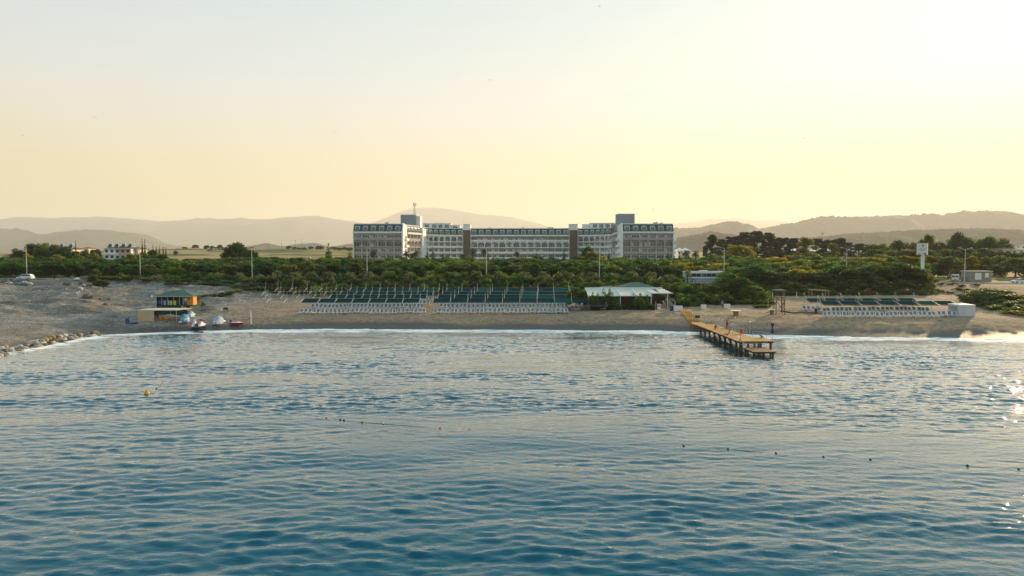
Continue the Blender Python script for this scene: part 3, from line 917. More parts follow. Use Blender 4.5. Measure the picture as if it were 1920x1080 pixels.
KCOL = {'broad0':'dark green','broad1':'deep green','broad2':'mid green','broad3':'fresh green','yellow0':'yellow green','yellow1':'golden green','olive0':'olive green','olive1':'grey olive','tall0':'mid green','tall1':'dark green','tall2':'olive green','poplar':'bright yellow green','shrub0':'dark green','shrub1':'mid green','shrub2':'olive green','shrub3':'yellow green','shrub4':'dense olive','pine0':'spreading','pine1':'wide','pine2':'narrow'}
def zone_belt(px):
    return ('below the tiled houses' if px < 185 else 'below the cypresses' if px < 330 else 'below the golden field' if px < 655 else 'before the hotel wing with mast' if px < 800 else 'before the central hotel balconies' if px < 1075 else 'before the hotel wing without mast')
def zone_bank(px):
    return ('beside the stone revetment' if px < 280 else 'above the blue hut' if px < 470 else 'behind the bare frames' if px < 580 else 'behind the canopies near the frames' if px < 815 else 'behind the canopies near the bar' if px < 1090 else 'behind the awning bar')
vr = random.Random(21)
def plant(kind, name, x, y, h, label, cat, group=None, w=None, sink=0.05):
    """set one tree of a kind at x, y with height h and crown width w"""
    cm, tm, nm = PROTO[kind]
    H0, W0 = PROTO_H[kind]
    sz = h / H0; sw = (w / W0) if w else sz*vr.uniform(0.92, 1.1)
    e = empty(name, (x, y, gz(x, y)-sink), vr.uniform(0, 6.28)); e.scale = (sw, sw, sz)
    c = mesh_obj(nm[0], cm, None, e); t = mesh_obj(nm[1], tm, None, e)
    tag(e, label.replace('{c}', KCOL.get(kind, 'green')), cat, group)
    return e
def plant_px(kind, name, px, ytop, Y, label, cat, group=None, wpx=None):
    x = xat(px, Y); top = at(px, ytop, Y).z
    h = max(0.7, top - gz(x, Y))
    return plant(kind, name, x, Y, h, label, cat, group, wpx*Y/FPX if wpx else None)

# orchard belt between the coast road and the hotel
LAB = '{c} tree %s of the belt %s'
GRP = 'trees in the belt in front of the hotel'
for Y, step, hmin, hmax in ((213.5,6.2,3.9,5.2),(222,7.0,4.2,5.6),(233,7.4,4.4,6.0),(247,8.0,4.2,5.6),(264,8.6,4.2,5.6),(286,9.4,3.8,5.2),(314,10.0,3.6,4.8)):
    x = xat(-230 if Y < 240 else -60, Y)
    while x < xat(1275, Y):
        yy = Y + vr.uniform(-2.2, 2.2); xx = x + vr.uniform(-1.6, 1.6)
        kind = vr.choice(['broad0','broad0','broad1','broad1','broad2','broad3','olive0'])
        h = vr.uniform(hmin, hmax)
        plant(kind, 'orchard_tree', xx, max(yy, 210.2), h, LAB % ('at the road edge' if Y < 215 else 'in the second row' if Y < 225 else 'in the third row' if Y < 236 else 'in the middle' if Y < 270 else 'at the hotel side', zone_belt(960+xx/yy*FPX)), 'tree', GRP, w=step*vr.uniform(1.05, 1.3))
        x += step
# bank of shrubs between the beach and the road
LAB = '{c} shrub %s of the bank %s'
GRP = 'shrubs on the bank behind the beach'
for Y, y0, y1, stp, a, b in ((184.5,533,543,21,330,1270),(188,524,534,20,178,1272),(191.5,515,526,20,172,1276),(194.6,510,520,21,174,1278)):
    px = a
    while px < b:
        kind = vr.choice(['shrub0','shrub0','shrub1','shrub2','shrub2','shrub4'])
        plant_px(kind, 'bank_shrub', px+vr.uniform(-5,5), vr.uniform(y0,y1), Y+vr.uniform(-1.0,0.8), LAB % ('at the foot' if Y < 186 else 'on the lower slope' if Y < 190 else 'on the upper slope' if Y < 193 else 'at the road edge', zone_bank(px)), 'shrub', GRP, wpx=vr.uniform(26,36))
        px += stp*vr.uniform(0.8, 1.2)
for Y, y0, y1, stp, a, b in ((178,538,548,20,1276,1440),(183,532,540,20,1276,1445),(187.5,530,535,20,1280,1445),(192,527,532,20,1282,1362),(192,518,528,22,1364,1445)):
    px = a
    while px < b:
        plant_px(vr.choice(['shrub0','shrub1','shrub1','shrub4']), 'thicket_shrub', px+vr.uniform(-5,5), vr.uniform(y0,y1), Y, '{c} leafy shrub on the slope between the coach and the thicket', 'shrub', 'shrubs below the coach', wpx=vr.uniform(28,38)); px += stp*vr.uniform(0.8,1.2)
for px, yt, Y, w in ((176,515,186,24),(186,524,180,26),(205,520,188,30),(178,505,193,18)):
    plant_px('olive1', 'bush', px, yt, Y, 'tall olive green bush at the end of the bank beside the stone revetment', 'bush', 'bushes at the revetment end', wpx=w)
for Y, y0, y1, a, b in ((160.5,557,566,1278,1316),(163.5,552,560,1276,1345),(162.0,556,564,1376,1440),(166,544,554,1280,1440),(171,540,550,1280,1440)):
    px = a
    while px < b:
        plant_px(vr.choice(['shrub0','shrub1','shrub1','shrub0']), 'thicket_shrub', px+vr.uniform(-4,4), vr.uniform(y0,y1), Y, '{c} leafy shrub at the sandy edge of the thicket beside the planters', 'shrub', 'shrubs at the thicket edge', wpx=vr.uniform(24,32)); px += 15
# light green oleanders stepping down behind the hut
for px, yt, Y, w in ((352,556,168,22),(368,552,171,24),(384,553,172,24),(400,550,174,26),(416,548,176,26),(432,545,178,24),(446,543,180,22),(374,566,163,18),(356,572,160,14)):
    plant_px(vr.choice(['shrub1','shrub3','shrub1']), 'oleander_bush', px, yt, Y, 'light green oleander bush in the row stepping down to the blue hut', 'bush', 'oleanders beside the hut', wpx=w)
# young palms along the road verge
for px, yt in ((366,508),(409,510),(447,509),(520,505),(553,509),(583,508),(617,508),(655,509),(690,507),(727,506),(768,508),(805,506),(850,508),(893,506),(935,507),(981,508),(1020,507),(1066,508),(1110,509),(1150,510),(1186,507),(1220,508),(1256,513),(1290,504)):
    plant_px('youngpalm', 'young_palm', px, yt, 195.8, 'short yellowish green young palm on the verge of the coast road', 'palm', 'young palms along the verge', wpx=vr.uniform(17,23))
for px, yt, Y, h in ((366,551,158.5,0),(1140,553,160,0)):
    plant_px('beachpalm', 'beach_palm', px, yt, Y, 'slender young palm standing on the sand beside %s' % ('the blue hut' if px < 900 else 'the white awning'), 'palm', wpx=22)
# trees right of the awning bar
LAB = '{c} broad tree in the thicket between the awning bar and lookout tower'
GRP = 'trees in the thicket behind the jetty'
for px, yt, Y, k, w in ((1272,530,176,'tall0',36),(1290,536,171,'tall1',40),(1306,531,174,'tall2',42),(1330,534,170,'tall0',42),(1348,531,173,'olive1',44),(1372,514,178,'tall0',56),(1392,522,174,'tall1',52),(1412,536,170,'tall0',44),(1428,556,167,'shrub1',30),(1320,556,167,'shrub0',30),(1350,560,166,'shrub1',30),(1380,556,167,'shrub1',34),(1404,562,165,'shrub0',30),(1440,562,168,'shrub1',22),(1300,560,168,'shrub0',26)):
    plant_px(k, 'thicket_tree', px, yt, Y, LAB, 'tree', GRP, wpx=w)
LAB = '{c} tree in the tall grove behind the sunbeds beside the white tent'
GRP = 'trees of the grove behind the white tent'
for px, yt, Y, k, w in ((1380,504,192,'tall0',60),(1414,498,193,'tall1',60),(1445,508,191,'tall2',56),(1470,511,190,'tall0',50),(1500,505,192,'yellow0',54),(1525,512,189,'tall2',54),(1550,508,191,'olive0',50),(1580,498,192,'tall0',64),(1612,503,190,'tall2',60),(1640,496,192,'tall0',60),(1668,500,190,'olive1',56),(1690,494,192,'tall0',60),(1718,500,190,'tall2',50),(1735,512,188,'yellow1',40),(1640,520,186,'olive0',46),(1480,528,186,'olive1',46),(1560,526,186,'tall2',46),(1600,524,186,'olive0',46),(1690,524,186,'tall2',46),(1520,532,184,'shrub4',50),(1450,536,184,'shrub4',44),(1660,534,184,'shrub4',44),(1730,530,185,'shrub4',40)):
    plant_px(k, 'grove_tree', px, yt, Y, LAB, 'tree', GRP, wpx=w)
for px in range(1440, 1752, 17):
    plant_px(vr.choice(['shrub2','shrub4','shrub1']), 'grove_shrub', px, vr.uniform(540,549), 181.5+vr.uniform(-1,1), '{c} low shrub at the foot of the grove behind the sunbeds', 'shrub', 'shrubs at the foot of the grove', wpx=28)
LAB = '{c} rounded tree across the road behind the grove'
GRP = 'trees across the road behind the grove'
for Y, a, b, st, y0, y1 in ((214,1270,1740,34,496,507),(228,1280,1745,34,491,500),(246,1275,1740,34,486,494),(268,1280,1720,36,481,489),(298,1290,1700,40,477,484)):
    px = a
    while px < b:
        plant_px(vr.choice(['broad0','broad2','broad3','tall0','olive0','yellow0']), 'roadside_tree', px, vr.uniform(y0,y1), Y+vr.uniform(-3,3), LAB, 'tree', GRP, wpx=vr.uniform(38,52))
        px += st*vr.uniform(0.85, 1.15)
# pines and mixed trees on the rise at the right
for px, yt, Y, k, w in ((1334,441,372,'pine2',24),(1352,449,380,'pine0',28),(1374,444,385,'pine1',34),(1396,436,392,'pine0',38),(1420,434,398,'pine1',40),(1443,437,392,'pine0',36),(1466,446,388,'pine1',34),(1486,447,384,'pine0',32),(1345,470,365,'pine1',34),(1410,465,370,'pine1',44),(1450,468,372,'pine0',44),(1480,470,372,'pine1',40),(1535,448,392,'pine0',30),(1555,450,394,'pine1',30),(1572,447,392,'pine2',26),(1590,455,390,'pine0',26)):
    plant_px(k, 'pine_tree', px, yt, Y, '{c} dark pine in the wood on the rise beyond the coach', 'tree', 'pines on the rise', wpx=w)
for px, yt, Y, k, w, lb in ((1510,446,350,'poplar',36,'bright yellow green poplar standing in front of the long white hall'),(1562,457,352,'poplar',24,'small yellow green poplar in front of the long white hall roof'),(1385,460,345,'yellow0',46,'yellow topped round tree below the dark pines')):
    plant_px(k, 'poplar_tree' if k == 'poplar' else 'round_tree', px, yt, Y, lb, 'tree', None, wpx=w)
for i, (px, yt, Y, k, w) in enumerate(((1610,457,360,'pine1',34),(1635,459,355,'olive0',34),(1655,458,352,'tall0',36),(1685,452,360,'tall1',40),(1712,456,350,'olive1',40),(1740,441,345,'tall2',32),(1765,455,350,'tall1',36),(1795,437,360,'tall1',34),(1812,446,352,'tall2',34),(1835,450,356,'tall0',36),(1852,445,350,'tall1',40),(1876,448,352,'olive1',36),(1890,458,340,'tall0',30),(1640,468,320,'olive0',44),(1672,470,318,'olive1',44),(1705,468,316,'olive0',46),(1738,469,312,'tall2',46),(1775,468,314,'olive1',48),(1810,467,312,'olive0',48),(1845,466,314,'tall2',46),(1878,470,310,'olive1',44),(1912,474,306,'olive0',40))):
    plant_px(k, 'hilltop_tree', px, yt, Y, '{c} hazy tree in the wooded belt behind the white pylon sign', 'tree', 'trees behind the pylon sign', wpx=w)
for px in range(1694, 1828, 11):
    plant_px(vr.choice(['poplar','yellow0','poplar']), 'reed_clump', px, vr.uniform(480,486), 244+vr.uniform(-2,2), 'tall yellow green reed clump in the row behind the pylon sign post', 'reeds', 'reed clumps in the row', wpx=20)
plant_px('tall2', 'spreading_tree', 1779, 482, 226, 'spreading tree with dark forked trunk on the grass beside the white van', 'tree', None, wpx=50)
for px, yt, Y, w in ((1826,474,262,32),(1850,482,256,36),(1878,480,258,40),(1905,484,240,44),(1868,496,246,28),(1935,480,250,50),(1842,497,244,26)):
    plant_px(vr.choice(['olive0','olive1']), 'round_bush', px, yt, Y, '{c} round bush in the field behind the concrete transformer hut', 'bush', 'bushes behind the transformer hut', wpx=w)
for px, yt, Y, w, k in ((1853,541,163,84,'tall0'),(1838,550,160,54,'olive1'),(1872,548,160,70,'tall0'),(1900,552,157,70,'olive0'),(1925,562,150,70,'tall0'),(1900,572,148,64,'shrub1'),(1870,570,153,60,'shrub1'),(1915,582,143,60,'shrub3'),(1850,562,157,50,'shrub1'),(1880,552,161,54,'yellow1'),(1905,558,158,56,'yellow0'),(1932,552,160,60,'tall0'),(1886,569,152,50,'shrub3'),(1915,574,150,46,'shrub3'),(1866,560,158,44,'shrub1')):
    plant_px(k, 'beach_bush', px, yt, Y, '{c} bush at the back of the beach beside the white tent', 'bush', 'bushes beside the white tent', wpx=w)
for px, yt, Y in ((1762,545,184),(1780,548,182),(1798,543,186),(1815,545,185),(1770,534,193),(1790,535,193.5),(1806,538,190),(1832,537,192)):
    plant_px('shrub2', 'scrub_bush', px, yt, Y, 'small dry scrub bush on the bank below the transformer hut', 'bush', 'scrub below the transformer hut', wpx=20)
# left: gardens, houses, cypresses
for px, yt, Y, k, w in ((38,470,322,'tall1',34),(60,458,322,'tall2',40),(82,457,324,'tall0',44),(104,460,322,'tall2',40),(122,464,320,'tall1',36),(140,472,318,'broad1',30),(160,470,322,'broad0',30),(180,468,326,'broad1',26),(12,482,312,'broad0',34),(265,474,312,'broad0',40),(300,478,305,'broad1',44),(284,470,318,'broad1',36),(255,478,306,'olive0',30)):
    plant_px(k, 'garden_tree', px, yt, Y, '{c} garden tree growing round the tiled roof houses across the road', 'tree', 'garden trees round the houses', wpx=w)
for px, yt, Y, w in ((148,477,300,20),(178,474,302,20),(52,475,300,16),(167,476,300,14),(110,478,300,26),(246,476,300,22)):
    plant_px('yellow1', 'golden_bush', px, yt, Y, 'golden green bush in front of the tiled roof houses', 'bush', 'golden bushes below the houses', wpx=w)
for px, yt, Y in ((142,455,345),(267,452,340),(272,453,341),(287,462,348),(293,464,350),(299,463,350),(306,464,352),(311,466,352)):
    plant_px('cypress', 'cypress', px, yt, Y, 'narrow dark cypress rising beside the houses across the road', 'tree', 'cypresses by the houses', wpx=6)
plant_px('tall1', 'large_round_tree', 442, 456, 335, 'large round dark tree rising above the tree belt below the golden field', 'tree', None, wpx=50)
plant_px('tall1', 'dark_round_tree', 472, 470, 332, 'smaller dark round tree touching the large round tree below the golden field', 'tree', None, wpx=26)
plant_px('cone1', 'tall_conifer', 616, 459, 320, 'tall pointed conifer standing between the golden field and the hotel', 'tree', None, wpx=20)
plant_px('cone1', 'tall_conifer', 656, 472, 326, 'pointed conifer touching the end wall of the hotel wing with mast', 'tree', None, wpx=18)
for px, yt, Y, w in ((335,466,880,9),(345,463,880,12),(357,466,880,8),(368,459,890,14),(388,460,895,14),(398,461,900,10),(405,463,900,12),(413,459,890,11),(417,466,860,10),(393,468,830,10),(472,463,930,9),(541,461,900,11),(552,463,900,10),(560,464,905,12),(571,464,905,10),(583,462,910,10),(596,461,915,11),(602,461,912,10),(626,462,900,12),(636,464,905,12),(646,463,900,13),(656,464,905,12),(30,466,900,14),(330,470,700,10)):
    plant_px(vr.choice(['broad0','broad1']), 'field_tree', px, yt, Y, 'small dark tree on the dry golden field beside the hotel', 'tree', 'trees on the golden field', wpx=w)
# palms and conifers in the hotel garden
for px, yt, k in ((701,469,'palm0'),(762,470,'palm0'),(779,470,'palm0'),(774,474,'palm1'),(730,482,'palm1'),(887,466,'palm0'),(908,466,'palm0'),(868,476,'palm1'),(969,471,'palm0'),(1003,478,'palm1'),(1014,480,'palm1'),(1286,469,'palm0'),(1304,470,'palm1'),(932,483,'palm1')):
    plant_px(k, 'garden_palm', px, yt, 346+vr.uniform(-3,3), 'dark palm in the hotel garden in front of the balconies', 'palm', 'palms in the hotel garden', wpx=vr.uniform(14,18))
for px, yt, w in ((801,473,13),(812,467,10),(831,478,14),(915,477,8),(925,480,10),(1006,477,10),(1057,471,12),(1142,475,13),(1253,476,11),(1264,480,10),(1228,482,11),(1239,481,10),(1275,478,11),(944,481,8)):
    plant_px('cone0', 'garden_conifer', px, yt, 340+vr.uniform(-4,4), 'small pointed conifer in the hotel garden', 'tree', 'conifers in the hotel garden', wpx=w)
plant_px('tall1', 'dark_bushy_tree', 1101, 463, 340, 'dark bushy tree in front of the curved hotel part beside the golden trees', 'tree', None, wpx=26)
for px, yt, Y, w in ((1092,480,312,22),(1112,472,308,28),(1128,480,310,20)):
    plant_px('yellow0', 'golden_tree', px, yt, Y, 'golden green tree in front of the curved part of the hotel', 'tree', 'golden trees at the hotel', wpx=w)
# ------------------------------------------------------------------ coast road
ASPH = mat('asphalt', (0.075,0.072,0.072), 0.9, 0.25, 0.6, bump=0.2, bscale=8)
CONC = mat('concrete', (0.42,0.40,0.37), 0.9, 0.2, 0.8, bump=0.2, bscale=6)
PAINT = mat('road_paint', (0.72,0.72,0.70), 0.7, 0.15, 2.0)
WHITE = mat('white_paint', (0.78,0.78,0.77), 0.5, 0.06)
def road_strip(name, y0, y1, dz, m_, x0=-700, x1=700, th=None, parent=None, dash=None):
    b = MB()
    if dash:
        x = x0
        while x < x1:
            z0, z1 = float(road_z(x))+dz, float(road_z(x+dash[0]))+dz
            b.add([(x,y0,z0),(x+dash[0],y0,z1),(x+dash[0],y1,z1),(x,y1,z0)], [(0,1,2,3)]); x += dash[0]+dash[1]
    else:
        xs = np.arange(x0, x1+1, 10.0)
        for a, c in zip(xs[:-1], xs[1:]):
            z0, z1 = float(road_z(a))+dz, float(road_z(c))+dz
            if th: b.hexa([(a,y0,z0-th),(c,y0,z1-th),(c,y1,z1-th),(a,y1,z0-th),(a,y0,z0),(c,y0,z1),(c,y1,z1),(a,y1,z0)])
            else: b.add([(a,y0,z0),(c,y0,z1),(c,y1,z1),(a,y1,z0)], [(0,1,2,3)])
    return b.build(name, m_, parent)
road = tag(road_strip('road', ROAD_Y0, ROAD_Y1, 0.03, ASPH), kind='structure')
road_strip('lane_marking', 201.4, 201.55, 0.036, PAINT, parent=road, dash=(3, 6))
road_strip('edge_line', 197.7, 197.85, 0.036, PAINT, parent=road)
road_strip('edge_line', 205.2, 205.35, 0.036, PAINT, parent=road)
tag(road_strip('kerb', 196.35, 196.95, 0.30, CONC, th=0.7), kind='structure')
tag(road_strip('kerb', 206.05, 206.5, 0.15, CONC, th=0.5), kind='structure')

# street lamps, evenly spaced on the far side of the road
GALV = mat('galvanised_steel', (0.62,0.60,0.55), 0.45, 0.12, metal=0.0)
def lamp_meshes(double):
    p_ = MB().tube([(0,0,-0.3),(0,0,5),(0,0,10.0)], 0.13, 8, 0.07).mesh('pole', GALV)
    a_, h_ = MB(), MB()
    for s in ((-1, 1) if double else (-1,)):
        a_.tube([(0,0,9.9),(s*0.7,0,10.25),(s*1.6,0,10.45)], 0.05, 6, 0.04)
        h_.hexa([(s*1.45,-0.14,10.40),(s*2.15,-0.12,10.50),(s*2.15,0.12,10.50),(s*1.45,0.14,10.40),(s*1.45,-0.12,10.55),(s*2.15,-0.09,10.60),(s*2.15,0.09,10.60),(s*1.45,0.12,10.55)])
    return p_, a_.mesh('arm', GALV), h_.mesh('lamp_head', WHITE), MB().box(-0.25,0.25,-0.25,0.25,-0.2,0.12).mesh('base', CONC)
LM = {True: lamp_meshes(True), False: lamp_meshes(False)}
lamp_lab = {49:'beside the parked white car', 262:'below the house with rooftop tanks', 472:'in front of the large round tree', 688:'before the hotel wing with the mast', 912:'in front of the central hotel balconies', 1124:'in front of the golden trees', 1358:'beside the white coach', 1588:'behind the grove', 1810:'beside the concrete transformer hut'}
for px, lb in lamp_lab.items():
    Y = 208.0; x = xat(px, Y)
    e = empty('street_lamp', (x, Y, gz(x, Y)))
    tag(e, 'tall pale street lamp on the coast road %s' % lb, 'street lamp', 'street lamps along the coast road')
    for nm_, me_ in zip(('pole','arm','lamp_head','base'), LM[px not in (49,1358)]): mesh_obj(nm_, me_, None, e)

# ------------------------------------------------------------------ vehicles
TYRE = mat('tyre', (0.02,0.02,0.02), 0.8); CARGLASS = mat('car_glass', (0.03,0.04,0.05), 0.08, spec=0.8)
CARW = mat('white_car_paint', (0.74,0.76,0.79), 0.25, 0.04, spec=0.6); REDL = mat('red_lens', (0.35,0.02,0.02), 0.3); HUB = mat('wheel_rim', (0.5,0.5,0.52), 0.35)
def wheel(parent, x, y, r, w):
    t = MB().tube([(x,y-w/2,r),(x,y+w/2,r)], r, 14).build('wheel', TYRE, parent)
    MB().tube([(x,y-w/2-0.012,r),(x,y+w/2+0.012,r)], r*0.6, 10).build('rim', HUB, t)
def car(px, Y, L, face, label, suv=False):
    x = xat(px, Y); e = empty('car', (x, Y, float(road_z(x))+0.032), 0 if face > 0 else math.pi)
    tag(e, label, 'car')
    H = 1.62 if suv else 1.45; h = L/2
    prof = [(-h,0.35),(h,0.35),(h+0.02,0.62),(h-0.25,0.82),(h*0.42,0.95),(-h+0.1,0.98),(-h,0.85)]
    MB().prism(prof, -0.86, 0.86, 'y').build('body', CARW, e)
    cab = [(h*0.46,0.94),(h*0.16,H-0.06),(0,H),(-h*0.62,H),(-h*0.80,H-0.12),(-h*0.95,0.96)] if suv else [(h*0.46,0.94),(h*0.14,H-0.05),(-h*0.10,H),(-h*0.40,H-0.03),(-h*0.80,0.97)]
    b = MB(); n_ = len(cab)
    vs = [(a,-0.80 if z<1 else -0.62,z) for a,z in cab] + [(a,0.80 if z<1 else 0.62,z) for a,z in cab]
    b.add(vs, [tuple(range(n_)), tuple(range(n_,2*n_))] + [(i,(i+1)%n_,n_+(i+1)%n_,n_+i) for i in range(n_)]); b.build('cabin', CARW, e)
    for s in (-1, 1):
        ww = MB()
        q = [(a*0.92-0.03, 0.98+(z-0.94)*0.86) for a, z in cab]
        y_ = lambda z: s*(0.815 - (z-0.95)*0.30)
        ww.add([(a, y_(z), z) for a, z in q], [tuple(range(n_))]); ww.build('side_window', CARGLASS, e)
        MB().box(h-0.35, h-0.05, s*0.62-0.16, s*0.62+0.16, 0.62, 0.76).build('headlight', HUB, e)
        MB().box(-h-0.01, -h+0.08, s*0.68-0.12, s*0.68+0.12, 0.68, 0.92).build('tail_light', REDL, e)
        for wx in (h*0.62, -h*0.60): wheel(e, wx, s*0.78, 0.32, 0.2)
    MB().hexa([(h*0.47,-0.72,0.97),(h*0.47,0.72,0.97),(h*0.44,0.72,0.97),(h*0.44,-0.72,0.97),(h*0.18,-0.6,H-0.09),(h*0.18,0.6,H-0.09),(h*0.15,0.6,H-0.09),(h*0.15,-0.6,H-0.09)]).build('windscreen', CARGLASS, e)
    return e
car(46.5, 199.2, 4.3, -1, 'white estate car on the coast road above the grey stone revetment', True)
car(1914, 203.2, 4.4, -1, 'white saloon car on the road passing the concrete transformer hut')
# white van seen from behind
x = xat(1793, 214); v = empty('van', (x, 214, gz(x,214)), R(56))
tag(v, 'white panel van parked on the grass verge with its rear doors to the beach', 'van')
MB().prism([(-2.5,0.35),(2.5,0.35),(2.55,0.95),(1.9,1.25),(1.35,2.05),(1.0,2.28),(-2.4,2.28),(-2.5,2.1)], -0.98, 0.98, 'y').build('body', CARW, v)
for s in (-1, 1):
    MB().box(-2.53, -2.49, s*0.47-0.42, s*0.47+0.42, 1.45, 1.95).build('rear_window', CARGLASS, v)
    MB().box(-2.54, -2.48, s*0.92-0.06, s*0.92+0.05, 0.9, 1.3).build('tail_light', REDL, v)
    for wx in (1.6, -1.5): wheel(v, wx, s*0.88, 0.34, 0.22)
MB().box(-2.56, -2.49, -0.25, 0.25, 0.75, 0.88).build('number_plate', DARKMETAL, v)
MB().box(-2.62, -2.48, -0.95, 0.95, 0.38, 0.55).build('bumper', DARKMETAL, v)
# coach
x0, x1 = xat(1283, 200), xat(1357, 200); cx = (x0+x1)/2; L = x1-x0
c = empty('coach', (cx, 200.2, float(road_z(cx))+0.032)); tag(c, 'white coach with a dark window band and pale blue skirt half hidden by trees', 'coach')
BLUEP = mat('coach_blue', (0.20,0.38,0.50), 0.3, 0.08)
MB().prism([(-L/2,0.45),(L/2-0.1,0.45),(L/2,1.1),(L/2-0.12,2.9),(L/2-0.4,3.25),(-L/2+0.1,3.25),(-L/2,3.0)], -1.24, 1.24, 'y').build('body', CARW, c)
for s in (-1, 1):
    MB().box(-L/2+0.15, L/2-0.3, s*1.25-0.012, s*1.25+0.012, 0.55, 1.25).build('skirt_stripe', BLUEP, c)
    for i in range(7):
        w = (L-1.2)/7; xx = -L/2+0.4+w*i
        MB().box(xx+0.03, xx+w-0.03, s*1.25-0.016, s*1.25+0.016, 1.65, 2.65).build('side_window', CARGLASS, c)
    for wx in (-L/2+2.6, L/2-2.3): wheel(c, wx, s*1.12, 0.5, 0.3)
MB().box(-1.2, 1.0, -0.8, 0.8, 3.25, 3.5).build('air_conditioner', CARW, c)
MB().box(L/2-0.08, L/2+0.02, -1.1, 1.1, 1.3, 2.85).build('windscreen', CARGLASS, c)

# ------------------------------------------------------------------ houses and sheds
TILE = mat('clay_tile', (0.26,0.095,0.055), 0.85, 0.3, 1.5); TILEB = mat('brown_tile', (0.14,0.075,0.055), 0.85, 0.3, 1.5)
PINK = mat('pink_render', (0.55,0.40,0.34), 0.85, 0.1, 0.5); CREAM = mat('cream_render', (0.62,0.55,0.44), 0.85, 0.1, 0.5)
TANK = mat('tank_metal', (0.35,0.40,0.48), 0.35, 0.2); SOLAR = mat('solar_panel', (0.02,0.04,0.08), 0.15)
WINM = GLASS[2]
def house(name, px0, px1, Y, y_eave, y_ridge, label, wallm=STUCCO, roofm=TILE, depth=11, floors=2, nwin=4, tanks=0, flat=False, pinkhalf=False):
    xa, xb = xat(px0, Y), xat(px1, Y); cx = (xa+xb)/2; w = xb-xa
    g = gz(cx, Y); ze, zr = at(960, y_eave, Y).z - g, at(960, y_ridge, Y).z - g
    e = empty(name, (cx, Y, g)); tag(e, label, 'house')
    MB().box(-w/2, w/2, 0, depth, -0.6, ze).build('wall', wallm, e)
    if pinkhalf: MB().box(0.5, w/2+0.02, -0.03, 0.5, -0.6, ze-0.01).build('wall', PINK, e)
    o = 0.7
    if flat:
        MB().box(-w/2-0.25, w/2+0.25, -0.25, depth+0.25, ze, ze+0.3).build('roof', roofm, e); zr = ze+0.3
    else:
        r = MB(); hx = max(0.0, w/2 - depth*0.42)
        r.add([(-w/2-o,-o,ze+0.02),(w/2+o,-o,ze+0.02),(w/2+o,depth+o,ze+0.02),(-w/2-o,depth+o,ze+0.02),(-hx,depth/2,zr),(hx,depth/2,zr)],
              [(3,2,1,0),(0,1,5,4),(1,2,5),(2,3,4,5),(3,0,4)]); r.build('roof', roofm, e)
        MB().box(-w/2-o, w/2+o, -o-0.03, -o+0.1, ze-0.12, ze+0.10).build('eaves_board', WHITE, e)
    fh = ze/floors
    for f in range(floors):
        for i in range(nwin):
            xx = -w/2 + w*(i+0.5)/nwin; ww = min(0.75, w/nwin*0.30)
            wi = MB().box(xx-ww, xx+ww, -0.06, 0.1, fh*f+fh*0.30, fh*f+fh*0.78).build('window', WINM, e)
            MB().box(xx-ww-0.08, xx+ww+0.08, -0.10, 0.08, fh*f+fh*0.24, fh*f+fh*0.30).build('sill', WHITE, wi)
        if f and w > 9:
            MB().box(-w/2+0.3, -w/2+w*0.45, -1.3, 0, fh*f-0.15, fh*f+0.9).build('balcony', wallm, e)
    for i in range(tanks):
        xx = -w/2*0.75 + w*0.75*i/max(1, tanks-1); yy = depth*0.28; zt = ze+(zr-ze)*0.5
        MB().tube([(xx-0.7,yy,zt+1.7),(xx+0.7,yy,zt+1.7)], 0.42, 10).build('water_tank', TANK, e)
        MB().hexa([(xx-0.9,yy-1.5,zt),(xx+0.9,yy-1.5,zt),(xx+0.9,yy-1.4,zt),(xx-0.9,yy-1.4,zt),(xx-0.9,yy-0.2,zt+1.3),(xx+0.9,yy-0.2,zt+1.3),(xx+0.9,yy-0.1,zt+1.3),(xx-0.9,yy-0.1,zt+1.3)]).build('solar_panel', SOLAR, e)
        MB().box(xx-0.6, xx+0.6, yy-0.1, yy+0.1, zt-0.4, zt+1.4).build('tank_stand', GALV, e)
    return e
house('house', 195, 245, 345, 466, 461.5, 'white and pink three storey house with brown roof and rooftop water tanks', roofm=TILEB, floors=3, nwin=5, tanks=4, pinkhalf=True)
house('house', 244, 259, 349, 467, 463, 'narrow cream house joined to the house with water tanks', wallm=CREAM, roofm=TILEB, depth=9, floors=3, nwin=1)
house('house', 86, 133, 352, 467, 461.5, 'house with long brown roof and tanks rising out of garden trees', wallm=CREAM, roofm=TILEB, floors=3, nwin=4, tanks=3)
house('house', 41, 64, 356, 468, 462.5, 'house with red brown roof half hidden behind the tall garden tree', roofm=TILE, floors=3, nwin=2, tanks=1)
house('house', 30, 43, 338, 470, 469, 'small white flat roofed house between garden trees', depth=6, floors=2, nwin=1, flat=True, roofm=STUCCO)
house('house', 4, 27, 335, 480, 474.5, 'low house with a red tiled hip roof at the edge of the gardens', wallm=CREAM, roofm=TILE, depth=8, floors=1, nwin=2)
house('house', 152, 166, 460, 466, 463, 'small far house with dark tiled roof between the two tank roofed houses', wallm=CREAM, roofm=TILE, depth=8, floors=2, nwin=1)
for i, (a, b, ye, yr, Y, lb) in enumerate(((529,541,488,486,400,'beside the golden field'),(569,583,487,483,405,'with a stub chimney'),(594,609,488,484,402,'nearest the tall conifer'),(634,647,486,482,408,'close to the hotel end wall'),(436,444,489,487,380,'under the large round tree'))):
    hs = house('villa', a, b, Y, ye, yr, 'small white villa behind the tree belt %s' % lb, depth=8, floors=1, nwin=2, flat=(i % 2 == 0), roofm=STUCCO if i % 2 == 0 else TILE)
    MB().box(0.4, 1.1, 3, 3.7, at(960, ye, Y).z - hs.location.z, at(960, ye-5, Y).z - hs.location.z).build('chimney', STUCCO, hs)
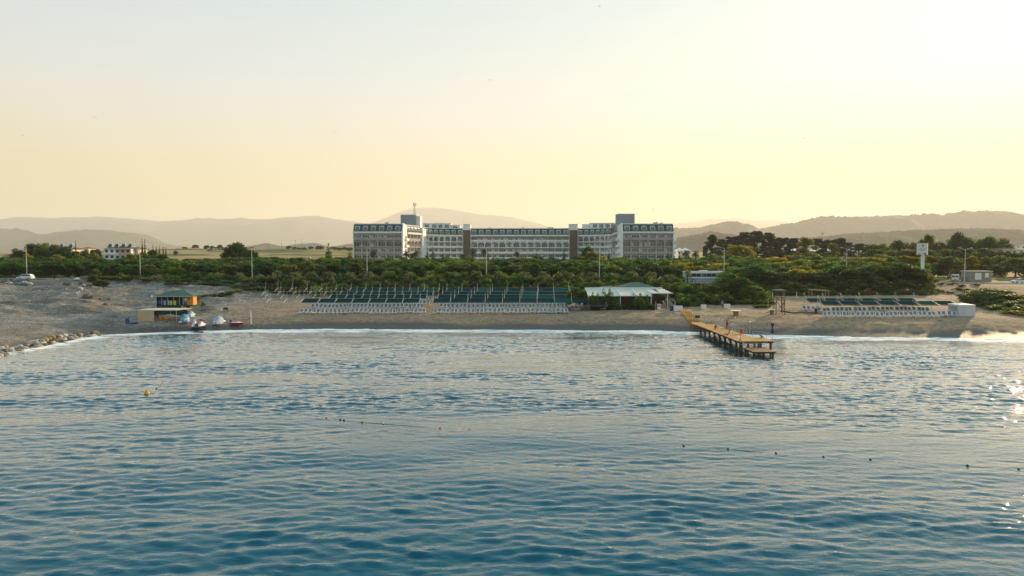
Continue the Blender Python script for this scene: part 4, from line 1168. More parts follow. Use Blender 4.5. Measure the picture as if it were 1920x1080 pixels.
# twin gabled white houses right of the hotel
for px0, px1, lb in ((1271,1282,'with the pink lit side'),(1283,1294,'standing in front of its twin')):
    Y = 405 if px0 < 1280 else 400
    hs = house('gabled_house', px0, px1, Y, 470, 464.5, 'tall narrow white house with pointed roof beside the hotel %s' % lb, depth=8, floors=3, nwin=2, roofm=STUCCO)
# long hall with white roof
Y = 402; xa, xb = xat(1480, Y), xat(1705, Y); g = gz((xa+xb)/2, Y)
hall = empty('hall', ((xa+xb)/2, Y, g)); tag(hall, 'long low hall with a thin white roof among trees on the rise', 'hall')
L = xb-xa; zt = at(960, 466, Y).z - g
MB().box(-L/2, L/2, 0, 16, -1, zt-1.6).build('wall', CREAM, hall)
r = MB(); r.add([(-L/2-1,-1,zt-1.6),(L/2+1,-1,zt-1.6),(L/2+1,17,zt-1.6),(-L/2-1,17,zt-1.6),(-L/2-1,8,zt),(L/2+1,8,zt)], [(3,2,1,0),(0,1,5,4),(1,2,5),(2,3,4,5),(3,0,4)]); r.build('roof', WHITE, hall)
for i in range(16):
    xx = -L/2 + L*(i+0.5)/16; MB().box(xx-1.2, xx+1.2, -0.05, 0.1, 1.2, 2.6).build('window', WINM, hall)
# houses at the right edge
house('house', 1882, 1935, 335, 468, 463, 'pale house with red roof edge on the rise behind the transformer hut', wallm=STUCCO, roofm=TILE, floors=2, nwin=4)
house('house', 1902, 1950, 352, 460, 459, 'flat roofed white house on the rise behind the red roof edge', wallm=STUCCO, roofm=STUCCO, floors=3, nwin=4, flat=True)
# transformer hut
Y = 211.5; xa, xb = xat(1819, Y), xat(1861, Y); cx = (xa+xb)/2; g = gz(cx, Y); L = xb-xa
GREYC = mat('grey_block', (0.30,0.265,0.22), 0.9, 0.25, 1.2, bump=0.3, bscale=4)
t = empty('transformer_hut', (cx, Y, g)); tag(t, 'grey concrete block hut with two pale metal doors beside the road', 'hut')
MB().box(-L/2, L/2, 0, 4, -0.5, 3.15).build('wall', GREYC, t); MB().box(-L/2-0.25, L/2+0.25, -0.3, 4.2, 3.15, 3.4).build('roof', CONC, t)
for a, b, z0 in ((-L*0.25, -L*0.25+0.98, 0.7), (-L*0.25+1.0, -L*0.25+1.98, 0.7), (L*0.20, L*0.20+1.2, 1.4)):
    d = MB().box(a, b, -0.06, 0.1, z0, 2.8).build('door', WHITE, t); MB().box(b-0.18, b-0.1, -0.1, -0.06, 1.7, 1.95).build('handle', DARKMETAL, d)
# pylon sign
Y = 210; x = xat(1730.5, Y); g = gz(x, Y)
s = empty('pylon_sign', (x, Y, g), R(-16)); tag(s, 'tall white pylon sign with orange emblem and grey lettering above the grove', 'sign')
z0, z1 = at(960, 478, Y).z - g, at(960, 456, Y).z - g
MB().box(-0.45, 0.45, -0.3, 0.3, -0.5, z0).build('post', WHITE, s)
SIGNW = mat('sign_face', (0.70,0.69,0.68), 0.5, 0.05)
MB().hexa([(-1.5,-0.6,z0),(1.0,-0.6,z0),(1.6,0.9,z0),(-1.5,0.9,z0),(-1.5,-0.6,z1),(1.0,-0.6,z1),(1.6,0.9,z1),(-1.5,0.9,z1)]).build('board', SIGNW, s)
ORG = mat('orange_emblem', (0.55,0.22,0.07), 0.5); LET = mat('sign_letter_grey', (0.22,0.22,0.21), 0.6)
e_ = MB(); h = z1-z0
e_.tube([(-0.25,-0.63,z1-h*0.20),(-0.25,-0.60,z1-h*0.20)], 0.28, 12); e_.prism([(-0.45,z1-h*0.36),(-0.05,z1-h*0.36),(-0.25,z1-h*0.24)], -0.625, -0.60, 'y'); e_.build('emblem', ORG, s)
lt_ = MB()
for row, (zc_, hh, xs_) in enumerate(((z1-h*0.50, 0.16, [-1.05,-0.86,-0.67,-0.48, -0.05,0.14,0.33,0.52]), (z1-h*0.64, 0.06, [-0.95+0.13*i for i in range(11)]))):
    for x_ in xs_: lt_.box(x_-0.05, x_+0.05, -0.612, -0.595, zc_-hh, zc_+hh)
lt_.build('lettering', LET, s)
MB().box(-1.4, -0.85, -0.615, -0.59, z0+0.12, z0+0.42).build('panel', mat('sign_brown', (0.10,0.05,0.04), 0.6), s)
MB().box(0.1, 0.8, -0.615, -0.59, z0+0.15, z0+0.52).build('panel', mat('sign_purple', (0.07,0.03,0.09), 0.6), s)

# power poles far across the plain
for px, yt, Y in ((554,450,900),(528,455,820),(504,456,980),(566,449,1150),(1541,436,560),(1430,452,620)):
    x = xat(px, Y); g = gz(x, Y); top = at(px, yt, Y).z - g
    e = empty('power_pole', (x, Y, g)); tag(e, 'slim dark power pole %s' % ('on the hazy rise beside the pines' if px > 1000 else 'on the dry golden field'), 'pole', 'power poles on the plain' if px < 1000 else 'power poles on the rise')
    MB().tube([(0,0,-1),(0,0,top)], 0.22, 6, 0.12).build('mast', DARKMETAL, e)
    MB().box(-1.3, 1.3, -0.1, 0.1, top-0.9, top-0.65).build('cross_arm', DARKMETAL, e)
# ------------------------------------------------------------------ rocks: groyne, revetment, boulders
ROCKM = [mat('rock_%s' % nme, c, 0.9, 0.45, 1.4, bump=0.6, bscale=5) for nme, c in (('pale', (0.52,0.47,0.38)), ('ochre', (0.40,0.27,0.12)), ('brown', (0.13,0.10,0.075)), ('grey', (0.30,0.29,0.28)))]
def rock_mesh(seed, m_):
    bm = bmesh.new(); bmesh.ops.create_icosphere(bm, subdivisions=2, radius=0.5)
    r = np.random.default_rng(seed); dirs = r.normal(size=(7,3)); dirs /= np.linalg.norm(dirs, axis=1)[:,None]; off = r.uniform(0.30, 0.44, 7)
    for v in bm.verts:
        p = np.array(v.co)
        for d, o in zip(dirs, off):
            t = p @ d
            if t > o: p = p - d*(t-o)*0.85
        v.co = p * (1 + r.uniform(-.03,.03))
    me = bpy.data.meshes.new('rock'); bm.to_mesh(me); bm.free(); me.materials.append(m_); return me
ROCKS = [[rock_mesh(40*k+i, ROCKM[k]) for i in range(3)] for k in range(4)]
rk = random.Random(5)
def rock(x, y, s, k, label, group, z=None):
    o = mesh_obj('boulder', ROCKS[k][rk.randrange(3)])
    o.location = (x, y, (gz(x, y) if z is None else z) + 0.16*s)
    o.scale = (s*rk.uniform(.8,1.5), s*rk.uniform(.8,1.2), s*rk.uniform(.6,.85)); o.rotation_euler = (rk.uniform(-.3,.3), rk.uniform(-.3,.3), rk.uniform(0,6.3))
    tag(o, label, 'rock', group)
cn = ('pale', 'yellow ochre', 'dark brown', 'grey')
GL = np.array([(-79.4,100.5),(-80.4,106),(-80.8,113),(-81.3,120),(-81.6,126),(-80.6,130.4),(-79.6,132.6)])
for i in range(150):
    t = rk.random()*(len(GL)-1); j = int(t); f = t-j
    x, y = GL[j]*(1-f) + GL[min(j+1,len(GL)-1)]*f
    off = rk.uniform(-2.2, 1.3)
    k = rk.choice([0,0,1,1,2,2,3]); s = rk.uniform(0.5, 1.35)
    rock(x+off, y+rk.uniform(-1,1), s, k, '%s boulder of the rock groyne at the water edge' % cn[k], 'boulders of the groyne', z=max(-0.15, 0.05+0.16*(-off)))
for px, py, s, k in ((5,543,1.3,3),(14,541,1.5,0),(22,544,1.2,3),(32,542,1.4,3),(40,545,1.6,0),(46,548,1.3,3),(53,546,1.5,0),(30,548,1.0,2),(12,548,1.0,2)):
    rock(xat(px,184), 184+rk.uniform(-1,1), s, k, '%s slab of broken rock on the slope below the white car' % cn[k], 'broken rocks below the road')
for px, Y, s, k in ((142,188,1.5,0),(148,172,1.4,0),(143,170,0.9,0),(141,169,0.8,0),(155,176,1.0,3),(120,181,1.4,2),(128,180,1.6,2),(135,179,1.1,2),(151,181,1.5,2),(172,180,1.0,3),(165,176,1.2,2),(160,166,2.2,2),(166,166,1.6,2),(185,167,0.7,2),(202,168,0.8,2),(195,160,1.0,2)):
    rock(xat(px,Y), Y, s, k, '%s boulder on the gravel slope near the culvert mouth' % cn[k], 'boulders near the culvert')
# stone revetment under the road edge
rv = empty('revetment', (-112, 194, 7.0)); tag(rv, 'dark stone revetment facing the road edge above the gravel slope', 'revetment')
rr = np.random.default_rng(9); co, q = [], []
for i in range(1700):
    x = rr.uniform(-172, -118.2); t = rr.random(); 
    if -135 < x < -125 and t < (1 - abs((x+130)/5.5))*1.3: continue
    y = 195.9 - 6.5*t*(0.6+0.4*math.sin(x*0.3)); z = gz(x, y) + rr.uniform(-0.06, 0.22); s = rr.uniform(0.4, 0.85)
    k = len(co); a = rr.uniform(0, 1.6)
    for dz in (-0.4, 0.35):
        for aa in range(4):
            th = a + aa*math.pi/2 + rr.uniform(-.3,.3); co.append((x+112+s*math.cos(th)*(0.75 if dz > 0 else 1), y-194+s*math.sin(th)*(0.75 if dz > 0 else 1), z-7.0+dz*s))
    q += [(k+4,k+5,k+6,k+7)] + [(k+j, k+(j+1)%4, k+4+(j+1)%4, k+4+j) for j in range(4)]
me = raw_mesh('stones', np.array(co), np.array(q), smooth=False); me.materials.append(mat('revetment_stone', (0.17,0.165,0.17), 0.9, 0.6, 0.9, col2=(0.05,0.05,0.052)))
tag(mesh_obj('stones', me, None, rv), kind='stuff')
x = xat(162, 188.5); g = gz(x, 187)
cv = empty('culvert', (x, 188.5, g-0.7)); cv.scale = (0.75,1,0.75); tag(cv, 'concrete culvert mouth with a dark opening at the foot of the revetment', 'culvert')
b = MB(); b.box(-1.5,-1.05,0,3,-0.6,1.5); b.box(1.05,1.5,0,3,-0.6,1.5); b.box(-1.5,1.5,0.01,3,1.5,1.9); b.build('headwall', mat('old_concrete', (0.14,0.135,0.13), 0.9, 0.3), cv)
MB().box(-1.04,1.04,1.2,1.4,-0.6,1.49).build('opening', mat('culvert_shade', (0.01,0.01,0.012), 0.95), cv)  # near-black block paints the shade inside the culvert

# loose stones on the gravel of the headland
co, q = [], []
GXS, GYS = rr.uniform(-128, -52, 5600), rr.uniform(104, 194, 5600)
for x, y, z, dsh in zip(GXS, GYS, ground_z(GXS, GYS), shore_d(GXS, GYS)):
    if dsh < 1.5 or (x > -78 and y > 144 and y < 160 and x < -66): continue
    s = 0.06 + 0.16*rr.random()**2.2 + (0.12*rr.random() if y > 170 else 0); k = len(co); a = rr.uniform(0, 1.6)
    for dz in (-0.3, 0.55):
        for aa in range(4):
            th = a + aa*math.pi/2 + rr.uniform(-.3,.3); w = s*(0.65 if dz > 0 else 1); co.append((x+w*1.2*math.cos(th), y+w*math.sin(th), z+dz*s))
    q += [(k+4,k+5,k+6,k+7)] + [(k+j, k+(j+1)%4, k+4+(j+1)%4, k+4+j) for j in range(4)]
me = raw_mesh('gravel', np.array(co), np.array(q), smooth=False); me.materials.append(mat('gravel_stone', (0.40,0.38,0.36), 0.9, 0.5, 0.7, col2=(0.10,0.095,0.09)))
tag(mesh_obj('gravel', me), 'loose grey stones scattered over the gravel slope of the headland', 'gravel', kind='stuff')
# ------------------------------------------------------------------ shade canopies and sun loungers
POLEM = mat('white_tube', (0.52,0.49,0.43), 0.45, 0.12); SHADE = mat('green_shade_net', (0.000,0.042,0.044), 0.95, 0.3, 0.5, col2=(0.000,0.026,0.030), spec=0.05); SHADEB = mat('green_shade_net_faded', (0.006,0.070,0.065), 0.95, 0.25, 0.5, spec=0.05)
pole_me = MB().tube([(0,0,-3.2),(0,0,1.35)], 0.034, 6, 0.03).mesh('pole', POLEM)
boom_me = MB().tube([(0,0.25,0.05),(0,-1.4,-0.28),(0,-3.1,-0.80)], 0.036, 6, 0.03).mesh('boom', POLEM)
brace_me = MB().tube([(0,0,1.3),(0,-1.5,-0.15)], 0.020, 5).mesh('brace', POLEM)
def panel_mesh(w, m_):
    N = 6; co, q = [], []
    for dz in (0, -0.03):
        for j in range(N+1):
            t = j/N
            for i in range(N+1):
                u = i/N
                co.append((0.05+u*(w-0.1), 0.05 - 2.95*t, 0.03 - 0.76*t - 0.14*math.sin(math.pi*t)*(0.6+0.4*math.sin(math.pi*u)) + dz))
    n1 = (N+1)**2
    for j in range(N):
        for i in range(N):
            a = j*(N+1)+i; q.append((a,a+1,a+N+2,a+N+1)); q.append((n1+a+N+1,n1+a+N+2,n1+a+1,n1+a))
    me = raw_mesh('fabric_panel', np.array(co), np.array(q)); me.materials.append(m_); return me
def shade_row(xs, Y, covered, z_of, label, group, tall=()):
    e = empty('shade_canopy', (xs[0], Y, 0)); tag(e, label, 'canopy', group)
    cache = {}
    for i, x in enumerate(xs):
        z = z_of(x)
        for nm_, me_ in (('pole', pole_me), ('boom', boom_me), ('brace', brace_me)):
            o = mesh_obj(nm_, me_, None, e); o.location = (x-xs[0], 0, z)
            if nm_ == 'pole' and i in tall: o.scale = (1.15, 1.15, 1.9); o.location.z = z - 0.1
        if i < len(xs)-1 and i in covered:
            w = round(xs[i+1]-x, 2); mm = SHADEB if rk.random() < 0.18 else SHADE
            if (w, mm.name) not in cache: cache[(w, mm.name)] = panel_mesh(w, mm)
            o = mesh_obj('fabric_panel', cache[(w, mm.name)], None, e); o.location = (x-xs[0], 0, z)
    b = MB()
    b.tube([(0,0,z_of(xs[0])+0.03),(xs[-1]-xs[0],0,z_of(xs[-1])+0.03)], 0.025, 4)
    b.tube([(0,-3.05,z_of(xs[0])-0.77),(xs[-1]-xs[0],-3.05,z_of(xs[-1])-0.77)], 0.025, 4).build('cable', POLEM, e)
    return e
ordn = ('first', 'second', 'third', 'fourth')
LZ = {}
for r_, Y in enumerate((157.0, 164.0, 171.0, 178.0)):
    sh = 0.72*r_; zr = gz(-30, Y) + (2.62 - 0.02*r_)
    n_un = (2, 3, 4, 4)[r_]
    xs = [-55.56 + sh + 3.83*k for k in range(-(n_un-2), 10)]
    tallp = (0, 1) if r_ >= 2 else ()
    shade_row(xs, Y, range(n_un + (0 if r_ == 0 else 1), len(xs)-1), lambda x: zr, 'green shade canopy on white frames, %s row from the water, beside the bare frames' % ordn[r_], 'shade canopies beside the bare frames', tallp)
    xs = [-18.03 + sh*0.5 + 3.96*k for k in range(0, 11 if r_ == 0 else 9)]
    shade_row(xs, Y, range(0, len(xs)-1), lambda x: zr - (0.75*float(sstep(13.4, 16.0, x)) if r_ == 0 else 0), 'green shade canopy on white frames, %s row from the water, beside the awning bar' % ordn[r_], 'shade canopies beside the awning bar')
for r_, (Y, x0, n_) in enumerate(((147.5, 66.2, 8), (154.0, 78.2-4.15*3+0.2, 7))):
    xs = [x0 + 4.12*k for k in range(n_)]
    zr = gz(78, Y) + 2.35
    e = shade_row(xs, Y, range(0, n_-1), lambda x: zr, 'green shade canopy on white frames, %s row from the water, beside the white tent' % ordn[r_], 'shade canopies beside the white tent')

PLAS = mat('white_plastic', (0.74,0.76,0.78), 0.45, 0.08); SLING = mat('grey_sling', (0.20,0.215,0.225), 0.8, 0.3, 3.0)
fr = MB()
for s in (-1, 1):
    fr.tube([(s*0.30,-0.95,0.31),(s*0.31,0.25,0.33)], 0.055, 5); fr.tube([(s*0.30,0.25,0.35),(s*0.29,0.62,0.98)], 0.055, 5)
    for y in (-0.75, 0.15): fr.tube([(s*0.30,y,0.31),(s*0.31,y-0.05,-0.05)], 0.045, 5)
fr.tube([(-0.30,-0.95,0.31),(0.30,-0.95,0.31)], 0.06, 5); fr.tube([(-0.29,0.62,0.98),(0.29,0.62,0.98)], 0.06, 5); fr.tube([(-0.3,0.25,0.33),(0.3,0.25,0.33)], 0.035, 5)
frame_me = fr.mesh('frame', PLAS)
seat_me = MB().box(-0.25,0.25,-0.90,0.22,0.32,0.345).mesh('seat', SLING)
back_me = MB().hexa([(-0.24,0.27,0.40),(0.24,0.27,0.40),(0.24,0.30,0.385),(-0.24,0.30,0.385),(-0.235,0.60,0.955),(0.235,0.60,0.955),(0.235,0.63,0.94),(-0.235,0.63,0.94)]).mesh('backrest', SLING)
def lounger(x, y, label, group, rz=None):
    e = empty('sun_lounger', (x, y, gz(x, y)-0.02), rk.uniform(-0.28, 0.28) if rz is None else rz); s = rk.uniform(1.0, 1.1); e.scale = (s*1.12, s, s)
    tag(e, label, 'sun lounger', group)
    for nm_, me_ in (('frame', frame_me), ('seat', seat_me), ('backrest', back_me)): mesh_obj(nm_, me_, None, e)
for r_, Y in enumerate((152.2, 159.3, 166.2, 173.2)):
    for a, b, blk in ((-47.2, -20.6, 'beside the bare frames'), (-17.2, 13.2, 'beside the awning bar')):
        if r_ == 3: a = b - 9.5
        x = a + 0.55*r_
        while x < b + 0.5*r_:
            for d in (0, 0.92):
                lounger(x+d+rk.uniform(-.05,.05), Y+rk.uniform(-.32,.32), 'white sun lounger, %s row from the water, in the block %s' % (ordn[r_], blk), 'sun loungers in the block ' + blk)
            x += 1.90
for r_, (Y, a, b) in enumerate(((141.2, 65.0, 92.0), (148.2, 66.0, 90.5))):
    x = a
    while x < b:
        yy = Y - (x-65)*0.03
        for d in (0, 0.95): lounger(x+d, yy+rk.uniform(-.2,.2), 'white sun lounger, %s row from the water, in the block beside the white tent' % ordn[r_], 'sun loungers in the block beside the white tent', rk.uniform(-0.45, 0.1))
        x += 1.95
for px, py, Y in ((1511,0,151),(1519,0,151),(1529,0,150),(1537,0,150)): lounger(xat(px,Y), Y, 'white sun lounger standing apart beside the brown litter bin', 'loungers beside the litter bin')
for px in (1075, 1082, 1124, 1130): lounger(xat(px,157), 156.6, 'white sun lounger under the low shade panel at the awning bar', 'loungers at the awning bar')

# ------------------------------------------------------------------ awning bar
WOODD = mat('dark_wood', (0.07,0.05,0.04), 0.8, 0.3, 2.0); FAB = mat('cream_awning', (0.66,0.62,0.53), 0.8, 0.08, 0.6); GROOF = mat('green_sheet_roof', (0.05,0.13,0.09), 0.7, 0.2, 0.8)
bar = empty('beach_bar', (26.5, 158, gz(26, 158))); tag(bar, 'open beach bar under a cream awning on white posts with green roofs behind', 'bar')
def bpart(b, name, m_, par=None):
    b.v = [(v[0]-26.5, v[1]-158, v[2]-bar.location.z) for v in b.v]; return b.build(name, m_, par or bar)
g0 = bar.location.z
zf, zb = 6.15, 7.35
bx = [17.6, 21.4, 25.0, 28.6, 32.1]
for x in bx: bpart(MB().tube([(x,157.2,g0-0.5),(x,157.2,zf)], 0.09, 8), 'post', WHITE)
for x in (36.2,): bpart(MB().tube([(x,158.6,g0-0.5),(x,158.6,zf+0.45)], 0.08, 8), 'post', WHITE)
for x in bx: bpart(MB().hexa([(x-0.09,157.0,zf-0.12),(x+0.09,157.0,zf-0.12),(x+0.09,163,zb-0.12),(x-0.09,163,zb-0.12),(x-0.09,157.0,zf+0.16),(x+0.09,157.0,zf+0.16),(x+0.09,163,zb+0.16),(x-0.09,163,zb+0.16)]), 'rafter', WHITE)
for a, b_ in zip(bx[:-1], bx[1:]): bpart(MB().hexa([(a+0.1,157.05,zf-0.02),(b_-0.1,157.05,zf-0.02),(b_-0.1,162.95,zb-0.06),(a+0.1,162.95,zb-0.06),(a+0.1,157.05,zf+0.02),(b_-0.1,157.05,zf+0.02),(b_-0.1,162.95,zb-0.02),(a+0.1,162.95,zb-0.02)]), 'awning_panel', FAB)
for a, b_ in ((32.2, 34.2), (34.3, 37.2)): bpart(MB().hexa([(a,158.4,zf+0.5),(b_,158.4,zf+0.5),(b_-1.0,162.9,zb-0.02),(a-0.1,162.9,zb-0.02),(a,158.4,zf+0.55),(b_,158.4,zf+0.55),(b_-1.0,162.9,zb+0.03),(a-0.1,162.9,zb+0.03)]), 'awning_panel', FAB)
bpart(MB().box(17.4,32.3,156.9,157.04,zf-0.14,zf+0.02), 'front_beam', WHITE); bpart(MB().box(17.4,36.0,163.05,163.35,zb-0.1,zb+0.35), 'rear_beam', WHITE); bpart(MB().box(32.3,37.4,158.2,158.38,zf+0.38,zf+0.56), 'front_beam', WHITE)
bpart(MB().box(17.2,36.5,164.5,165.0,g0-0.5,zb-0.2), 'back_wall', WOODD); bpart(MB().box(18,31,162.4,163.2,g0-0.2,g0+1.1), 'counter', WOODD)
for (a, b_, ya, yb, ze, zr) in ((21.0,27.0,165.5,171,7.3,7.9),(26.0,36.2,165.6,175,7.25,8.75)):
    w = MB().box(a+0.4,b_-0.4,ya+0.4,yb-0.4,g0-0.2,ze); wo = bpart(w, 'wall', WOODD)
    r = MB(); cxx, cyy = (a+b_)/2, (ya+yb)/2
    r.add([(a,ya,ze+0.01),(b_,ya,ze+0.01),(b_,yb,ze+0.01),(a,yb,ze+0.01),(cxx-0.6,cyy,zr),(cxx+0.6,cyy,zr)], [(3,2,1,0),(0,1,5,4),(1,2,5),(2,3,4,5),(3,0,4)]); bpart(r, 'roof', GROOF)
for i, x in enumerate((20, 23.2, 26.6, 30)):
    tb = empty('bar_table', (x, 159.8, gz(x,159.8))); tag(tb, 'small brown table under the cream awning of the bar', 'table', 'tables under the awning')
    MB().tube([(0,0,0.72),(0,0,0.76)], 0.55, 12).build('table_top', WOODD, tb); MB().tube([(0,0,-0.1),(0,0,0.72)], 0.05, 6).build('leg', DARKMETAL, tb)
for x in np.arange(18.5, 33.2, 1.05):
    plant('shrub0', 'hedge_bush', float(x), 156.0, vr.uniform(1.0, 1.5), 'low dark hedge bush in front of the awning bar', 'hedge', 'hedge bushes in front of the bar', w=1.7)
for px, yt, Y in ((1113,548,156.5),(1137,542,157.5),(1150,548,156.4),(1196,550,156.5),(1207,552,156.5)):
    plant_px('shrub1', 'climbing_plant', px, yt, Y, 'leafy plant growing up against the cream awning', 'plant', 'plants at the awning', wpx=18)
for px, yt, Y, w in ((1080,540,160,34),(1096,545,160,28),(1062,536,181,40),(1120,527,181,40),(1240,552,162,22),(1100,530,180,34),(1150,526,182,34),(1250,532,180,34)):
    plant_px('tall0', 'bar_tree', px, yt, Y, 'green tree beside the cream awning of the beach bar', 'tree', 'trees beside the bar', wpx=w)
SGN = mat('sign_red', (0.55,0.05,0.05), 0.6)
def gthing(name, px, Y, label, cat, rz=0.0, group=None):
    x = xat(px, Y); e = empty(name, (x, Y, gz(x, Y)), rz); tag(e, label, cat, group); return e
e = gthing('notice_sign', 1237, 153.2, 'red and white notice sign on two legs in front of the bar', 'sign')
MB().box(-0.48,0.48,-0.03,0.03,0.95,1.62).build('red_board', SGN, e); MB().box(-0.36,0.36,-0.035,0.025,0.35,0.93).build('white_board', WHITE, e)
for s in (-1,1): MB().box(s*0.44-0.03,s*0.44+0.03,0.03,0.08,-0.2,1.55).build('leg', GALV, e)
tx = MB()
for i in range(4): tx.box(-0.38+0.22*i,-0.24+0.22*i,-0.038,-0.028,1.12,1.48)
tx.build('lettering', WHITE, e)
e = gthing('round_sign', 1244.5, 156.5, 'round white sign on a thin post at the bar entrance', 'sign')
MB().tube([(0,0,1.7),(0,0.05,1.7)], 0.26, 16).build('disc', WHITE, e).rotation_euler = (0,0,0)
e.children[0].location = (0,0,0)
MB().tube([(0,0.08,-0.2),(0,0.08,1.9)], 0.03, 6).build('post', GALV, e)
# disc stands upright
for v in e.children[0].data.vertices: v.co = Vector((v.co.x, (v.co.z-1.7), 1.7+v.co.y))
BLUEB = mat('blue_plastic', (0.015,0.05,0.22), 0.5)
e = gthing('waste_bin', 1260.5, 153.2, 'blue plastic waste bin beside the long white planter', 'bin')
MB().tube([(0,0,0),(0,0,0.95)], 0.36, 12, 0.42).build('body', BLUEB, e); MB().tube([(0,0,0.95),(0,0,1.05)], 0.44, 12).build('rim', BLUEB, e)
for px, Y, w, h, lb in ((1272.5,152.8,1.0,1.15,'long white planter box at the head of the boardwalk'),(1320.5,155.5,0.55,0.95,'white planter box half hidden by the thicket'),(1365,156.0,0.62,1.0,'white planter box beside the person in grey'),(1451,150.0,0.45,0.6,'low white box behind the lookout tower')):
    e = gthing('planter_box', px, Y, lb, 'planter'); 
    b = MB(); b.box(-w,w,-0.35,-0.29,-0.1,h); b.box(-w,w,0.29,0.35,-0.1,h); b.box(-w,-w+0.06,-0.285,0.285,-0.1,h-0.005); b.box(w-0.06,w,-0.285,0.285,-0.1,h-0.005); b.build('box', WHITE, e)
    MB().box(-w+0.065,w-0.065,-0.28,0.28,0,h-0.1).build('soil', mat('soil', (0.08,0.06,0.04), 0.95), e)
for px, Y, h, lb in ((1230.5,154.2,2.0,'at the bar entrance'),(1266.8,153.8,1.9,'behind the long white planter'),(1442,155,2.2,'in front of the clipped hedge')):
    e = gthing('wooden_post', px, Y, 'pale wooden post %s' % lb, 'post'); MB().tube([(0,0,-0.3),(0,0,h)], 0.08, 8, 0.07).build('shaft', mat('pale_wood', (0.40,0.32,0.22), 0.8, 0.2), e); MB().ball((0,0,h), 0.09, 8, 5).build('cap', mat('pale_wood', (0.4,0.32,0.22)), e)
for px in range(1420, 1450, 6): plant_px('shrub1', 'clipped_hedge', px, 571, 156, 'clipped green hedge bush beside the lookout tower', 'hedge', 'clipped hedge by the tower', wpx=12)

# ------------------------------------------------------------------ jetty
DECK = mat('deck_wood', (0.60,0.30,0.07), 0.7, 0.35, 1.2, col2=(0.42,0.20,0.045)); PILE = mat('pile_wood', (0.085,0.045,0.025), 0.85, 0.35, 2.0); DECK2 = mat('old_deck_wood', (0.23,0.12,0.06), 0.75, 0.3, 1.5)
DZ = 1.72
jt = empty('jetty', (38.6, 124, 0)); tag(jt, 'orange brown timber jetty on dark piles reaching from the beach into the sea', 'jetty')
def jpart(b, name, m_, par=None):
    b.v = [(v[0]-38.6, v[1]-124, v[2]) for v in b.v]; return b.build(name, m_, par or jt)
pl_me = {}
def planks(xa, xb, ya, yb, z, m_, par, pitch=0.30):
    k = (round(xb-xa,2), m_.name)
    if k not in pl_me: pl_me[k] = MB().box(0, xb-xa, 0.01, pitch-0.012, -0.06, 0).mesh('plank', m_)
    y = ya
    while y < yb - 0.05:
        o = mesh_obj('plank', pl_me[k], None, par); o.location = (xa-38.6+rk.uniform(-.02,.02), y-124, z+rk.uniform(-.006,.006)); y += pitch
dk = jpart(MB().box(36.7,40.5,112.1,135.4,DZ-0.32,DZ-0.07), 'deck_frame', PILE)
planks(36.6, 40.6, 112.0, 135.6, DZ, DECK, dk)
hd = jpart(MB().box(36.6,42.3,109.9,111.9,DZ-0.34,DZ-0.08), 'head_frame', PILE)
jpart(MB().box(40.7,42.3,111.95,115.2,DZ-0.33,DZ-0.08), 'head_frame', PILE)
planks(36.5, 42.4, 109.8, 112.0, DZ+0.002, DECK, hd); planks(40.62, 42.4, 112.0, 115.3, DZ+0.002, DECK, hd)
lp = jpart(MB().box(36.9,40.3,103.7,108.2,0.62,0.84), 'lower_platform', PILE); planks(36.8, 40.4, 103.6, 108.3, 0.90, DECK2, lp)
for Y in np.arange(133.6, 111, -3.05):
    for x in (37.1, 40.1): jpart(MB().tube([(x,Y,-2.5),(x,Y,DZ-0.06)], 0.19, 9, 0.17), 'pile', PILE)
    jpart(MB().box(36.75,40.45,Y-0.13,Y+0.13,DZ-0.52,DZ-0.3), 'cross_beam', PILE)
for x, Y in ((37.1,110.4),(40.1,110.4),(42.0,110.3),(42.0,114.6)): jpart(MB().tube([(x,Y,-3),(x,Y,DZ-0.06)], 0.19, 9, 0.17), 'pile', PILE)
for x, Y in ((37.1,104.0),(40.0,104.0),(37.1,107.8),(40.0,107.8)): jpart(MB().tube([(x,Y,-3.5),(x,Y,0.85)], 0.19, 9, 0.17), 'pile', PILE)
for k in range(4): jpart(MB().box(37.4,39.8,108.45+0.36*k,108.8+0.36*k,0.95+0.19*k,1.01+0.19*k), 'step', DECK2)
def rail(pts, zdeck, n_, m_=GALV, hs=(0.5, 0.95)):
    b = MB()
    for h in hs: b.tube([(x,y,zdeck+h) for x,y in pts], 0.025, 5)
    jpart(b, 'handrail', m_)
    for (xa,ya),(xb,yb) in zip(pts[:-1], pts[1:]):
        L_ = math.hypot(xb-xa, yb-ya); k = max(1, int(L_/2.0))
        for i in range(k+1): 
            f = i/k; jpart(MB().tube([(xa+(xb-xa)*f,ya+(yb-ya)*f,zdeck-0.1),(xa+(xb-xa)*f,ya+(yb-ya)*f,zdeck+max(hs))], 0.028, 5), 'rail_post', m_)
rail([(40.5,135.2),(40.5,117)], DZ, 9, hs=(0.35,0.65,0.98)); rail([(42.3,115.2),(42.3,110.2)], DZ, 3); rail([(40.8,115.2),(42.3,115.2)], DZ, 1); rail([(36.75,116.5),(36.75,119.5)], DZ, 1)
rail([(36.9,108.2),(36.9,110.0)], 0.9, 1, hs=(0.4,0.75,1.1)); rail([(37.0,109.0),(40.2,109.0)], 0.9, 2, hs=(0.3,0.6))
for s in (-0.22, 0.22): jpart(MB().tube([(40.9+s,109.6,-0.8),(40.9+s,109.6,2.5),(40.9+s,110.2,2.7)], 0.03, 5), 'ladder_rail', GALV)
for k in range(6): jpart(MB().tube([(40.68,109.6,-0.5+0.35*k),(41.12,109.6,-0.5+0.35*k)], 0.025, 5), 'ladder_rung', GALV)
for x in (37.2, 39.9): jpart(MB().tube([(x,109.6,0.0),(x+0.4,111,1.4)], 0.07, 6), 'brace', PILE)
